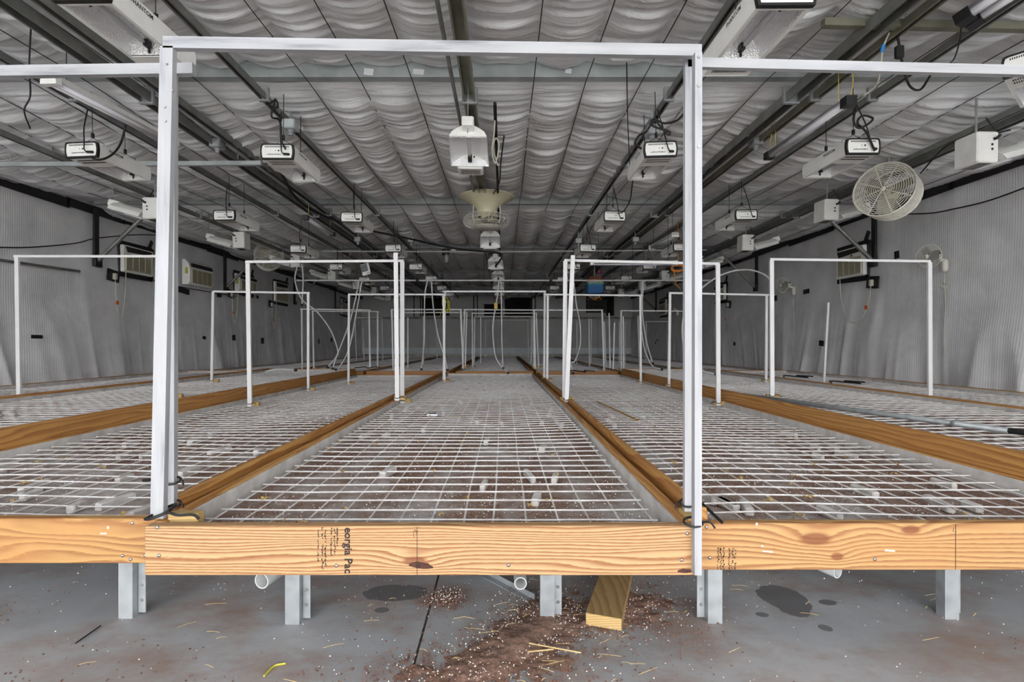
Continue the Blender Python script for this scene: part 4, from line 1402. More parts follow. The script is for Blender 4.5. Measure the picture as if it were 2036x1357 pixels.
for lb, px, py, s in (('white oscillating wall fan on the right, closest to the camera', 1886, 517, .88), ('white oscillating wall fan on the right, further back', 1583, 572, .9), ('far small oscillating wall fan on the right wall', 1350, 617, .95)):
    q = onwall(px, py, XR - .06)
    wall_fan(lb, (q.x, q.y, q.z), s)

# ------------------------------------------------------------------ wall air conditioners
def air_con(label, X, y0, y1, z0, z1, s, taped=True, rounded=False, cord=True, cy=0.0):
    """unit set through a side wall; s = +1 right wall, -1 left wall; front faces the room"""
    w = y1 - y0; h = z1 - z0
    r = thing('air_conditioner', label, 'air conditioner', (X, (y0 + y1) / 2, z0), rotz=(math.pi / 2 if s < 0 else -math.pi / 2))
    # local: x along the wall, front at -y ... rotated so front faces the room
    d = 0.14 if rounded else 0.07
    if rounded:
        prof = [(0, 0), (-.11, 0), (-.14, .05), (-.14, h * .6), (-.11, h * .88), (-.05, h), (0, h)]
        mb = MB(); mb.add([(-w / 2, y, z) for y, z in prof] + [(w / 2, y, z) for y, z in prof], [tuple(range(6, -1, -1)), tuple(range(7, 14))] + [(i, (i + 1) % 7, 7 + (i + 1) % 7, 7 + i) for i in range(7)])
        mb.build('body', M['white'], r)
        MB().box((0, -.135, h * .78), (w * .86, .03, h * .14), Matrix.Translation((0, -.135, h * .78)) @ Matrix.Rotation(-.35, 4, 'X') @ Matrix.Translation((0, .135, -h * .78))).build('control_panel', M['black'], r)
        gy, gz0, gz1 = -.142, h * .08, h * .62
        if s < 0: MB().box((-w / 2 - .002, -.08, h * .55), (.004, .05, .11)).build('energy_tag', M['yellow'], r)
    else:
        MB().bbox((0, -d / 2, h / 2), (w, d, h), .012).build('body', M['white'], r)
        pan = MB(); pan.add([(-w * .44, -d - .002, h * .95), (w * .44, -d - .002, h * .95), (w * .40, -d - .002, h * .80), (-w * .38, -d - .002, h * .74)], [(0, 1, 2, 3)]); pan.build('control_panel', M['slot'], r)
        kb = MB(); kb.lathe([(.0005, -.012), (.012, -.012), (.014, 0)], 10, 'y', Matrix.Translation((w * .1, -d, h * .72))); kb.build('knob', M['black'], r)
        gy, gz0, gz1 = -d - .001, h * .08, h * .66
    MB().box((0, gy + .006, (gz0 + gz1) / 2), (w * .82, .01, gz1 - gz0)).build('grille_back', M['slot'], r)
    for k in range(5):
        xx = -w * .41 + w * .82 * k / 4
        MB().box((xx, gy - .002, (gz0 + gz1) / 2), (.010, .008, gz1 - gz0)).build('grille_bar', M['cream'], r)
    ns = 13
    for k in range(ns):
        z = gz0 + (gz1 - gz0) * (k + .5) / ns
        MB().box((0, gy, z), (w * .82, .010, (gz1 - gz0) / ns * .5)).build('louver_slat', M['cream'], r)
    if taped:
        rr = random.Random(sum(map(ord, label)) % 999)
        for (cx, cz, sx, sz, a) in ((0, h + .03, w * 1.1, .07, 0), (w * .53, h * .5, .09, h * 1.25, .06), (-w * .53, h * .5, .05, h * 1.0, -.05), (0, -.035, w * 1.1, .075, .03), (w * .5, h + .12, .07, .14, .5)):
            MB().bbox((0, 0, 0), (sx, .012, sz), .004, Matrix.Translation((cx, -.02, cz)) @ Matrix.Rotation(a + rr.uniform(-.03, .03), 4, 'Y')).build('tape', M['tape'], r)
    if cord:
        c0 = (-s * 0 + (-w * .38 if s > 0 else -w * .38), -d, 0.0)
        xo = w * .5 + .10 if s > 0 else -w * .5 - .12
        oz = -.10 if s > 0 else -.06
        # outlet patch on the near side of the unit, plug, drooping cord with an orange tag
        xo = cy if cy else xo
        MB().bbox((xo, -.012, oz - .02), (.24, .012, .17), .004, Matrix.Translation((xo, 0, oz)) @ Matrix.Rotation(.12, 4, 'Y') @ Matrix.Translation((-xo, 0, -oz))).build('outlet_patch', M['tape'], r)
        MB().bbox((xo, -.035, oz - .03), (.045, .05, .09), .006).build('plug', M['whitecord'], r)
        mid = (c0[0] + xo) / 2
        drop = -.68
        pts = spline([(c0[0], -.05, .01), (c0[0] + (mid - c0[0]) * .08, -.045, drop * .45), (c0[0] + (mid - c0[0]) * .5, -.04, drop * .9), (mid, -.04, drop), (mid + (xo - mid) * .5, -.04, drop * .88), (xo - (xo - mid) * .12, -.04, drop * .55), (xo, -.04, oz - .07)], 5)
        MB().tube(pts, .006, 5).build('cord', M['whitecord'], r)
        q = pts[-8]
        MB().bbox((q[0], q[1] - .01, q[2]), (.05, .012, .055), .004).build('warning_tag', M['orange'], r)
    return r


def ac_at(label, px0, px1, py0, py1, s, **kw):
    X = (XR - .10) if s > 0 else (XL + .10)
    a = onwall(px0, py0, X); b = onwall(px1, py1, X)
    y0, y1 = sorted((a.y, b.y))
    Ym = (y0 + y1) / 2
    z1 = ZC - (py0 - VY) * Ym / F; z0 = ZC - (py1 - VY) * Ym / F
    return air_con(label, X, y0, y1, z0, z1, s, **kw)


ac_at('white air conditioner in the right wall, taped round with black, nearest the camera', 1670, 1727, 494, 552, 1)
ac_at('small air conditioner further back in the right wall', 1424, 1446, 568, 598, 1)
ac_at('far air conditioner in the right wall near the end', 1314, 1328, 597, 627, 1, cord=False)
ac_at('taped air conditioner in the left wall, nearest the camera', 236, 297, 494, 546, -1)
ac_at('rounded white air conditioner on the left wall with a yellow tag', 362, 410, 522, 570, -1, taped=False, rounded=True, cord=False)
ac_at('third air conditioner along the left wall, half hidden by a post', 464, 500, 548, 582, -1, taped=True, rounded=True)
ac_at('air conditioner with ragged black tape further along the left wall', 542, 569, 563, 602, -1)
ac_at('far air conditioner on the left wall near the end', 676, 690, 596, 626, -1, cord=False)

# black patches taped on the wall film
for lb, px, py, w, h, s in (('black tape patch low on the right wall at the picture edge', 2013, 685, .17, .09, 1), ('black tape patch on the right wall beside the further fan', 1603, 580, .17, .08, 1),
                            ('small black tape patch low on the right wall by the loose pipe', 1633, 683, .12, .09, 1), ('black tape patch on the right wall above the frame corner', 1540, 594, .16, .10, 1),
                            ('small black tape square low on the far right wall', 1460, 684, .09, .08, 1), ('black tape flag by the right knee brace', 1783, 507, .08, .10, 1),
                            ('tiny upper black patch on the far right wall', 1307, 677, .08, .08, 1), ('tiny lower black patch on the far right wall', 1303, 682, .08, .08, 1),
                            ('black tape strip low on the left wall', 73, 670, .15, .045, -1), ('wide black patch under the rounded air conditioner', 364, 578, .36, .10, -1),
                            ('black patch on the left wall right of the rounded air conditioner', 436, 588, .16, .07, -1), ('small black tape square low on the left wall', 406, 672, .1, .06, -1),
                            ('ragged black patch low on the left wall', 465, 672, .12, .12, -1), ('black patch under the ragged air conditioner', 522, 678, .14, .14, -1),
                            ('tall black smudge low on the far left wall', 634, 679, .1, .15, -1), ('ragged black patch low on the far left wall', 659, 676, .17, .14, -1),
                            ('small black dot patch on the left wall', 512, 591, .1, .07, -1)):
    X = XR - .1 if s > 0 else XL + .1
    q = onwall(px, py, X)
    o = MB().bbox((0, 0, 0), (.010, w, h), .003, Matrix.Translation(q) @ Matrix.Rotation(rnd.uniform(-.12, .12), 4, 'X')).build('tape_patch', M['tape'])
    tag(o, lb, 'tape', 'black tape patches')
# rods and cables along the walls
a, b = onwall(-40, 512, XL + .12), onwall(158, 540, XL + .12)
tag(MB().tube([a, b], .018, 8).build('wall_rod', M['rail']), 'dark steel rod fixed along the left wall', 'rod')
for lb, pts, s in (('black cable sagging along the left wall', ((-30, 492), (60, 492), (150, 484), (200, 473), (310, 468), (420, 488)), -1), ('black cable sagging along the right wall', ((1745, 425), (1840, 425), (1900, 415), (1970, 398), (2060, 365)), 1),
                   ('grey conduit run under the left wall air conditioners', ((290, 552), (310, 560), (365, 572), (430, 583), (470, 590)), -1)):
    X = XR - .1 if s > 0 else XL + .1
    tag(MB().tube(spline([onwall(x_, y_, X) for x_, y_ in pts], 5), .008, 5).build('wall_cable', M['cord']), lb, 'cable')

# ------------------------------------------------------------------ strip lights
def strip_light(label, a, b, kind='batten'):
    r = thing('strip_light', label, 'light fixture', (0, 0, 0), group='strip lights')
    a, b = Vector(a), Vector(b)
    d = (b - a).normalized()
    if kind == 'batten':
        MB().prism([(-.045, .0), (.045, .0), (.03, .035), (-.03, .035)], a, b).build('housing', M['white'], r)
        MB().tube([a + d * .05 + Vector((-.018, 0, -.016)), b - d * .05 + Vector((-.018, 0, -.016))], .013, 8).build('tube', M['tubewhite'], r, True)
        MB().tube([a + d * .05 + Vector((.02, 0, -.016)), b - d * .05 + Vector((.02, 0, -.016))], .013, 8).build('tube', M['tubewhite'], r, True)
        for q, s in ((a, 1), (b, -1)): MB().prism([(-.05, -.03), (.05, -.03), (.045, .036), (-.045, .036)], q, q + d * s * .04).build('end_cap', M['white'], r)
    else:
        MB().tube([a, b], .022, 10).build('tube', M['tubewhite'], r, True)
        MB().prism([(-.03, .012), (.03, .012), (.03, .03), (-.03, .03)], a, b).build('backing', M['alu'], r)
        for q, s in ((a, 1), (b, -1)): MB().prism([(-.034, -.026), (.034, -.026), (.034, .034), (-.034, .034)], q - d * s * .02, q + d * s * .05).build('end_cap', M['black'], r)
    for q in (a + d * .12, b - d * .12):
        MB().tube([q + Vector((0, 0, .03)), Vector((q.x, q.y, 2.78))], .003, 4).build('hanger', M['twine'] if kind != 'batten' else M['cord'], r)
    return r


strip_light('long white twin tube batten hanging at the upper left', at(95, 156, 3.0), at(345, 284, 4.05))
strip_light('white tube light with black end caps hanging at the upper right', at(1690, 202, 3.35), at(1528, 312, 4.45), 'tube')
strip_light('front one of two tube lights cut off at the top right corner', at(1912, 40, 2.75), at(2080, -75, 2.45), 'tube')
strip_light('rear one of two tube lights cut off at the top right corner', at(1930, 46, 2.80), at(2110, -70, 2.50), 'tube')
strip_light('small white batten far behind the right post', at(1343, 467, 7.1), at(1295, 493, 8.2))
strip_light('small batten far left between the light rows', at(607, 433, 6.4), at(662, 467, 7.6), 'tube')
strip_light('pale crosswise batten behind the right trellis bar', at(1173, 524, 7.3), at(1345, 524, 7.3))

# ------------------------------------------------------------------ cables under the ceiling
def cable(label, pts, r=.006, mat='cord', name='cable', cat='cable', per=6):
    o = MB().tube(spline(pts, per), r, 5).build(name, M[mat], None, True)
    return tag(o, label, cat)


cable('thick black cable swagging across the ceiling towards the middle', [at(552, 330, 5.2), at(590, 395, 6.2), at(640, 428, 6.8), at(720, 455, 7.2), at(800, 472, 7.6), at(870, 488, 8), at(930, 498, 8.2), at(985, 502, 8.3), at(998, 510, 8.3), at(985, 530, 8.4)], .016)
cable('black cable looping under the upper right strut', [at(1779, 42, 2.93), at(1785, 75, 3), at(1790, 105, 3), at(1795, 130, 3.1), at(1808, 170, 3.2), at(1830, 178, 3.2), at(1850, 150, 3.1)], .007)
o = MB().bbox((0, 0, 0), (.045, .03, .075), .006, Matrix.Translation(at(1788, 104, 2.98))).build('inline_switch', M['black']); tag(o, 'black inline transformer on the looping upper right cable', 'transformer')
cable('black cable hanging from the corner tube lights', [at(1911, 45, 2.78), at(1908, 80, 2.9), at(1895, 120, 3), at(1870, 132, 3)], .004)
cable('white cord with blue tip above the upper right tube light', [at(1768, 65, 3.0), at(1756, 95, 3.05), at(1750, 140, 3.1), at(1742, 170, 3.2), at(1715, 192, 3.3)], .006, 'whitecord', 'power_cord', 'cord')
o = MB().tube([at(1757, 88, 3.04), at(1753, 104, 3.06)], .011, 8).build('cord_connector', M['bluetip']); tag(o, 'blue connector sleeve on the upper right white cord', 'connector')
cable('coiled black cord above the outer right grow light', [at(1703, 205, 3.5), at(1697, 240, 3.6), at(1708, 255, 3.6), at(1728, 245, 3.6), at(1735, 235, 3.6), at(1715, 230, 3.6), at(1705, 245, 3.6), at(1722, 262, 3.65), at(1735, 290, 3.7), at(1740, 300, 3.7)], .008)
cable('tangled black cord above the inner right grow light', [at(1361, 225, 3.6), at(1345, 240, 3.65), at(1320, 245, 3.7), at(1300, 236, 3.7), at(1298, 250, 3.7), at(1330, 262, 3.7), at(1328, 268, 3.7), at(1312, 250, 3.7), at(1300, 240, 3.7), at(1285, 262, 3.7), at(1270, 270, 3.75), at(1263, 285, 3.75), at(1275, 296, 3.78)], .008)
cable('black cord hanging below the inner right grow light', [at(1258, 360, 4.3), at(1252, 400, 4.8), at(1240, 420, 5.3), at(1228, 425, 5.6)], .006)
cable('coiled black cord above the inner left grow light', [at(548, 197, 3.5), at(535, 210, 3.55), at(552, 214, 3.6), at(548, 200, 3.6), at(540, 232, 3.6), at(556, 240, 3.7), at(560, 280, 3.76), at(568, 297, 3.76)], .007)
cable('black cord running from the outer left grow light up to the batten', [at(250, 248, 3.9), at(240, 285, 3.9), at(222, 308, 3.8), at(198, 318, 3.7), at(178, 312, 3.7)], .008)
cable('loose black cord dangling at the far upper left', [at(62, 42, 3), at(58, 130, 3), at(60, 190, 3.1), at(48, 220, 3.1), at(60, 256, 3.2)], .0045)
cable('pale cord hanging in a bundle right of the middle channel', [at(984, 240, 4), at(982, 270, 4), at(978, 300, 4), at(985, 325, 4), at(992, 290, 4), at(986, 275, 4), at(980, 295, 4), at(990, 330, 4)], .006, 'whitecord', 'cord_bundle', 'cord')
cable('dark cable dropping to the middle down-draught fan', [at(1002, 270, 4.4), at(996, 320, 4.95), at(992, 365, 5.6), at(978, 390, 6.15)], .007)
cable('black power lead left of the outer right wing light', [at(1830, 345, 4.6), at(1870, 300, 4.2), at(1900, 282, 4.1), at(1960, 270, 4), at(2010, 258, 3.9)], .007)
cable('thin black cord down the inner right ceiling', [at(1246, 125, 3.15), at(1248, 240, 3.9), at(1252, 330, 4.5)], .004)
for lb, px, Y in (('yellow twine holding the near end of the right tube light', 1690, 3.4), ('yellow twine holding the far end of the right tube light', 1530, 4.4)):
    q = at(px, 200 if Y < 4 else 290, Y)
    cable(lb, [(q.x, Y, q.z), (q.x + .02, Y, q.z + .15), (q.x - .02, Y, q.z + .3), (q.x + .03, Y, 2.78)], .004, 'twine', 'twine', 'twine')

# junction boxes on the rails
for lb, px, py, Y, m in (('greenish steel junction box above the inner left grow light', 578, 250, 4.1, 'beam'), ('steel junction box above the inner right grow light', 1297, 262, 4.0, 'galv'), ('steel junction box on the right paired channel', 1503, 282, 4.6, 'galv'),
                         ('steel junction box left of the front post', 432, 287, 4.6, 'galv'), ('junction box above the third inner left light', 818, 478, 8.4, 'galv'), ('junction box by the third inner right light', 1150, 480, 8.2, 'galv'),
                         ('white junction box on the far ceiling conduit', 902, 500, 10.2, 'white'), ('small box on the ceiling left of the far batten', 712, 477, 8.3, 'galv'), ('small box above the far right batten', 1263, 477, 8.2, 'galv')):
    q = at(px, py, Y)
    r = thing('junction_box', lb, 'junction box', q, group='junction boxes')
    MB().bbox((0, 0, 0), (.10, .10, .075), .005).build('box', M[m], r)
    MB().bbox((0, -.052, 0), (.09, .006, .066), .002).build('cover', M[m], r)
    MB().tube([(0, 0, .03), (0, 0, max(.04, 2.76 - q.z))], .01, 6).build('hanger_rod', M['galv'], r)
    MB().lathe([(.018, 0), (.018, .02), (.024, .02), (.024, .045), (.0005, .045)], 10, 'z', Matrix.Translation((0, 0, -.08))).build('connector', M['galv'], r)
# camera-like sensor hanging left of the middle
q = at(888, 514, 10.2)
r = thing('ceiling_sensor', 'small steel ceiling sensor hanging left of the middle channel', 'sensor', q)
MB().lathe([(.0005, .09), (.055, .09), (.055, .02), (.045, .0), (.05, -.03), (.05, -.1), (.0005, -.1)], 16).build('barrel', M['galv'], r, True)
MB().bbox((-.02, 0, .12), (.14, .1, .12), .01).build('mount', M['black'], r)
MB().tube([(0, 0, .15), (0, 0, 2.9 - q.z)], .012, 6).build('rod', M['galv'], r)

# light-controller hanging tilted
q = at(727, 536, 9.0)
r = thing('control_display', 'white square controller with grey screen hanging tilted on the left', 'controller', q, rot=(0, math.radians(-14), math.radians(-8)))
MB().bbox((0, 0, 0), (.155, .03, .205), .01).build('case', M['white'], r)
MB().bbox((-.01, -.016, .025), (.115, .006, .13), .003).build('screen', plain('grey_screen', srgb(120, 126, 128), .2), r)
for k in range(3): MB().lathe([(.0005, -.02), (.006, -.02), (.007, -.012)], 8, 'y', Matrix.Translation((.02 + .02 * k, 0, -.075))).build('button', M['black'], r)
MB().tube([(0, 0, .1), (0, 0, .75)], .004, 5).build('cord', M['cord'], r)

# blue tank / burner under the right ceiling
q = at(1182, 571, 11.5)
r = thing('gas_burner', 'blue metal burner box with rusty top hanging right of centre', 'burner', q)
bm = NT('blue_rusty_paint'); sp_ = bm.n('ShaderNodeSeparateXYZ'); tc_ = bm.n('ShaderNodeTexCoord'); bm.l(tc_.outputs['Object'], sp_.inputs[0])
nn = bm.noise(bm.coord(), 14, 4, .6)
hh_ = bm.math('ADD', sp_.outputs[2], bm.math('MULTIPLY', nn, .10))
bm.set(bm.ramp(bm.math('ADD', bm.math('MULTIPLY', hh_, 2.0), .5), [(0.0, srgb(22, 88, 150)), (0.62, srgb(32, 112, 178)), (0.72, srgb(70, 160, 150)), (0.80, srgb(216, 196, 170)), (0.95, srgb(150, 78, 50))]), .5)
MB().bbox((0, 0, 0), (.36, .30, .33), .02).build('case', bm.m, r)
MB().bbox((0, 0, .19), (.30, .26, .06), .01).build('rusty_cap', plain('rust', srgb(138, 78, 56), .9, var=.3), r)
MB().tube([(0, 0, .2), (0, 0, 2.86 - q.z)], .02, 8).build('hanger', M['rail'], r)
for k in range(4): MB().tube([(-.1 + .07 * k, -.14, -.16), (-.1 + .07 * k, -.15, -.24)], .012, 6).build('pipe', plain('blue_pipe%d' % k, srgb(24, 80, 140), .5), r)
MB().tube(spline([(-.14, -.16, -.18), (-.08, -.17, -.27), (0, -.16, -.30), (.05, -.17, -.24), (.12, -.16, -.29)], 5), .012, 6).build('orange_lead', M['orangecord'], r)
q = at(1192, 541, 11.5)
tag(MB().lathe([(.0005, .04), (.05, .03), (.06, 0), (.04, -.04), (.0005, -.05)], 10, 'z', Matrix.Translation(q)).build('valve_cap', plain('magenta_plastic', srgb(150, 50, 90), .6), None, True), 'small magenta valve cap above the blue burner', 'valve')
# coiled cords hung on frames
q = at(885, 602, 7.55)
mb = MB()
for k in range(6): mb.tube([(q.x + .045 * math.cos(a + .2 * k) * (1 + .12 * (k % 3)) + .008 * (k % 3), q.y - .02 + .008 * k, q.z + .09 * math.sin(a) * (1 + .05 * k) - .008 * k) for a in [2 * math.pi * i / 16 for i in range(16)]], .004, 4, closed=True)
mb.tube(spline([(q.x - .03, q.y - .03, q.z - .08), (q.x - .06, q.y - .03, q.z - .17), (q.x - .08, q.y - .03, q.z - .22)], 3), .004, 4)
tag(mb.build('cord_coil', M['yellow']), 'yellow cord coiled on the centre frame corner', 'cord')
q = at(1348, 532, 7.7)
mb = MB()
for k in range(4): mb.tube([(q.x + .10 * math.cos(a), q.y + .01 * k, q.z + .045 * math.sin(a) - .006 * k) for a in [2 * math.pi * i / 16 for i in range(16)]], .006, 5, closed=True)
mb.tube([(q.x, q.y, q.z + .04), (q.x, q.y, 2.8)], .005, 4)
mb.tube(spline([(q.x - .08, q.y, q.z), (q.x - .05, q.y, q.z - .12), (q.x - .03, q.y, q.z - .25), (q.x + .04, q.y, q.z - .32)], 4), .006, 5)
tag(mb.build('cord_coil', M['orangecord']), 'orange cord coiled near the right post', 'cord')

# ------------------------------------------------------------------ irrigation pipe and drooping hoses
t = thing('irrigation_pipe', 'long white irrigation pipe crossing the room above the benches', 'pipe', (0, 0, 0))
for (x0_, x1_) in ((590, 830), (830, 1095), (1095, 1420)):
    MB().tube([at(x0_, 558, 9.0), at(x1_, 558, 9.0)], .014, 8).build('pipe_length', M['pvc'], t)
    MB().tube([at(x1_ - 3, 558, 9.0), at(x1_ + 3, 558, 9.0)], .02, 8).build('coupling', M['cord'], t)
    q = at((x0_ + x1_) / 2, 558, 9.0); MB().tube([q, (q.x, q.y, 2.9)], .003, 4).build('hanger', M['cord'], t)
C6 = lambda l: [(460 + x / 3.99, 440 + y / 3.99) for x, y in l]
C7 = lambda l: [(760 + x / 4.24, 440 + y / 4.24) for x, y in l]
C8 = lambda l: [(1040 + x / 3.57, 440 + y / 3.57) for x, y in l]
CR = lambda l: [(1400 + x / 3.083, 420 + y / 3.083) for x, y in l]
HOSES = [('white hose swinging out in a long bow on the left', C6([(525, 350), (505, 470), (560, 620), (680, 720), (790, 870), (845, 1030), (830, 1080), (765, 1160)]), 9.0),
         ('short white hose hanging straight by the left wall', C6([(560, 340), (570, 470), (560, 665)]), 9.0),
         ('first of two parallel white hoses slanting down left of the near posts', C6([(1010, 475), (985, 620), (930, 830), (835, 1075), (805, 1170)]), 9.0),
         ('second of two parallel white hoses slanting down left of the near posts', C6([(1035, 475), (1000, 680), (940, 990), (870, 1140), (830, 1200)]), 9.0),
         ('white hose curving flat along the left bench', C6([(270, 1195), (340, 1180), (430, 1175), (510, 1182)]), 7.2),
         ('white hose hanging left of centre, left one', C7([(380, 505), (358, 650), (355, 1000), (330, 1250)]), 9.0),
         ('white hose hanging left of centre, right one', C7([(415, 505), (430, 720), (470, 960), (530, 1160), (550, 1255)]), 9.0),
         ('white hose bowing left down the middle of the room', C7([(985, 505), (962, 690), (935, 850), (935, 1000), (955, 1140), (1000, 1220), (1060, 1280)]), 9.0),
         ('straight white hose down the middle of the room', C7([(1000, 505), (1005, 700), (1008, 1000), (1020, 1240)]), 9.0),
         ('white hose bowing right beside the leaning post', C8([(360, 430), (375, 570), (405, 740), (405, 880), (370, 990), (340, 1010), (355, 1080)]), 9.0),
         ('left one of two hoses hanging beside the right frame leg', C8([(845, 425), (835, 640), (850, 850), (880, 960), (930, 1040), (985, 1075)]), 9.0),
         ('right one of two hoses hanging beside the right frame leg', C8([(855, 425), (847, 640), (875, 850), (920, 1010)]), 9.0),
         ('white hose arching over in front of the right wall', CR([(415, 440), (370, 390), (270, 360), (150, 375), (40, 430), (-60, 520), (-125, 640), (-130, 800), (-90, 900), (-20, 975), (70, 1000)]), 7.6)]
for i, (lb, pp, Y) in enumerate(HOSES):
    pts = [at(x_, y_, Y - .02 + .0 * k) for k, (x_, y_) in enumerate(pp)]
    for q in pts: q.z = max(q.z, seat_z(q.x, q.y) + .03)
    r = thing('hose', lb, 'hose', (0, 0, 0), group='drooping white hoses')
    MB().tube(spline(pts, 7), .013, 7).build('tube', M['pvc'], r, True)
    e = pts[-1]
    MB().bbox((e.x, e.y, e.z), (.04, .04, .04), .008).build('fitting', M['cord'], r)
q = at(986, 609, 8.97)
tag(MB().bbox((q.x, q.y - .02, q.z), (.06, .045, .11), .006).build('control_box', M['yellowbox']), 'small yellow box clipped on the middle hose', 'box')

# ------------------------------------------------------------------ vents in the far wall
def vent(label, px0, px1, py0, py1, dark=True):
    a = at(px0, py0, YB - .06); b = at(px1, py1, YB - .06)
    r = thing('exhaust_vent', label, 'vent', ((a.x + b.x) / 2, YB - .03, b.z), group='end wall vents')
    w, h = b.x - a.x, a.z - b.z
    MB().bbox((0, .0, h / 2), (w, .04, h), .006).build('panel', M['dark'], r)
    for sx in (-1, 1): MB().box((sx * w / 2, -.03, h / 2), (.03, .05, h + .03)).build('jamb', M['black'], r)
    n = 9
    for k in range(n):
        z = h * (k + .5) / n
        MB().box((0, -.035, z), (w - .03, .008, h / n * .6), Matrix.Translation((0, -.035, z)) @ Matrix.Rotation(-.5, 4, 'X') @ Matrix.Translation((0, .035, -z))).build('louver', M['black' if dark else 'rail'], r)
    return r


vent('dark louvred vent left in the end wall', 840, 893, 593, 628)
vent('dark louvred vent near the middle of the end wall', 1004, 1057, 592, 628)
vent('grey slatted vent right in the end wall behind the blue burner', 1166, 1204, 588, 622, False)
vent('black panel vent beside the grey slatted vent', 1206, 1220, 590, 628)
vent('low dark opening beside the middle vent', 963, 999, 605, 628)

# ------------------------------------------------------------------ things on the benches and floor
q0, q1 = at(1446, 782, 0), at(2018, 860, 0)
r = thing('steel_pipe', 'long galvanised pipe lying on the raised right bench', 'pipe', (0, 0, 0))
z_ = BZ['R2'] - .018
def on_plane(px, py, z): Y = (ZC - z) * F / (py - VY); return Vector(((px - VX) * Y / F, Y, z))
a, b = on_plane(1462, 784, z_), on_plane(2004, 857, z_)
MB().tube([a, b], .017, 12).build('tube', M['galv'], r, True)
d_ = (b - a).normalized()
MB().tube([b - d_ * .05 + Vector((-.01, .04, .0)), b + d_ * .22 + Vector((0.02, .05, .0))], .016, 10).build('rubber_sleeve', M['cord'], r, True)
MB().tube([b - d_ * .3 + Vector((.0, -.06, 0)), b - d_ * .3 + Vector((.06, -.01, 0))], .02, 10).build('tee_joint', M['galv'], r, True)
z_ = BZ['C'] - .028
q = on_plane(860, 825, z_)
r = thing('thermometer', 'small white and black meter lying on the centre bench mesh', 'meter', q, rotz=.06)
MB().bbox((0, 0, 0), (.085, .07, .018), .004).build('case', M['tubewhite'], r); MB().bbox((0, .0, .011), (.06, .045, .005), .002).build('display', M['black'], r)
for lb, px, py, X_ in (('dark fittings tangle on the right wall bench', 1690, 764, 1), ('black scraps on the far right bench', 1155, 741, 1), ('black scraps on the far left bench', 728, 733, -1), ('dark stick heap along the right wall bench', 1590, 752, 1)):
    q = on_plane(px, py, .42)
    mb = MB(); rr = random.Random(px)
    mb.tube(spline([q + Vector((-.22, .0, .012)), q + Vector((-.08, .22, .02)), q + Vector((.06, -.1, .012)), q + Vector((.1, .25, .02)), q + Vector((.25, .1, .014))], 5), .009, 6)
    tag(mb.build('scrap_cable', M['cord']), lb, 'scrap')
q = on_plane(1188, 800, BZ['R1'] - .03); e = on_plane(1270, 838, BZ['R1'] - .03)
tag(MB().prism([(-.008, 0), (.008, 0), (.008, .008), (-.008, .008)], q, e).build('stick', M['leaf']), 'thin brown stick lying on the right foreground bench', 'stick')

# PVC drain pipes under the benches
for lb, px, py, Y, dx, dy, R_ in (('white drain pipe end under the left of the centre bench', 520, 1156, 1.68, .35, 1.5, .026), ('white drain pipe end under the middle of the centre bench', 1035, 1161, 1.66, -.02, 1.6, .0205), ('torn white drain pipe under the right bench', 1666, 1138, 1.75, -.55, 1.2, .022)):
    q = at(px, py, Y)
    r = thing('drain_pipe', lb, 'pipe', q)
    n = 16
    Mx = Vector((dx, dy, .03)).normalized()
    o_ = MB().tube([(0, 0, 0), Mx * 1.4], R_, n, caps=False); o_.build('pipe', M['pvc'], r, True)
    MB().tube([(0, 0, 0), Mx * 1.4], R_ * .86, n, caps=False).build('bore', M['pvc'], r, True)
    rim = []
    q_ = Mx.cross(Vector((0, 0, 1))).normalized(); w_ = q_.cross(Mx)
    vs = [(q_ * math.cos(2 * math.pi * i / n) + w_ * math.sin(2 * math.pi * i / n)) * R_ * k for k in (1, .86) for i in range(n)]
    MB().add(vs, [(i, (i + 1) % n, n + (i + 1) % n, n + i) for i in range(n)]).build('rim', M['pvc'], r)
    MB().tube([Mx * .8 + Vector((0, 0, R_)), Mx * .8 + Vector((0, 0, .30 - q.z))], .006, 5).build('strap', M['galv'], r)
# board and steel angle on the floor
r = thing('pine_offcut', 'weathered pine board lying on the floor under the centre bench', 'board', (0, 0, 0))
a = on_plane(1200, 1251, .0); b = on_plane(1228, 1147, 0)
d_ = (b - a).normalized(); a.z = b.z = .022
mb = MB(); mb.prism([(-.056, -.019), (.056, -.019), (.056, .019), (-.056, .019)], a, a + d_ * .95)
mb.build('board', wood('weathered_pine', 'Y', (168, 142, 98), (138, 108, 66), 60, 40, (), 4, .1, 2.0), r)
MB().prism([(-.055, -.0185), (.055, -.0185), (.055, .0185), (-.055, .0185)], a - d_ * .001, a + d_ * .001).build('cut_end', WOOD_B, r)
a = on_plane(965, 1147, .0); b = on_plane(1058, 1197, .0); a.z = b.z = .012
tag(MB().prism([(-.014, -.011), (.014, -.011), (.014, -.008), (-.011, -.008), (-.011, .011), (-.014, .011)], a, b).build('steel_angle', M['galv']), 'short steel angle lying on the floor under the centre bench', 'bar')

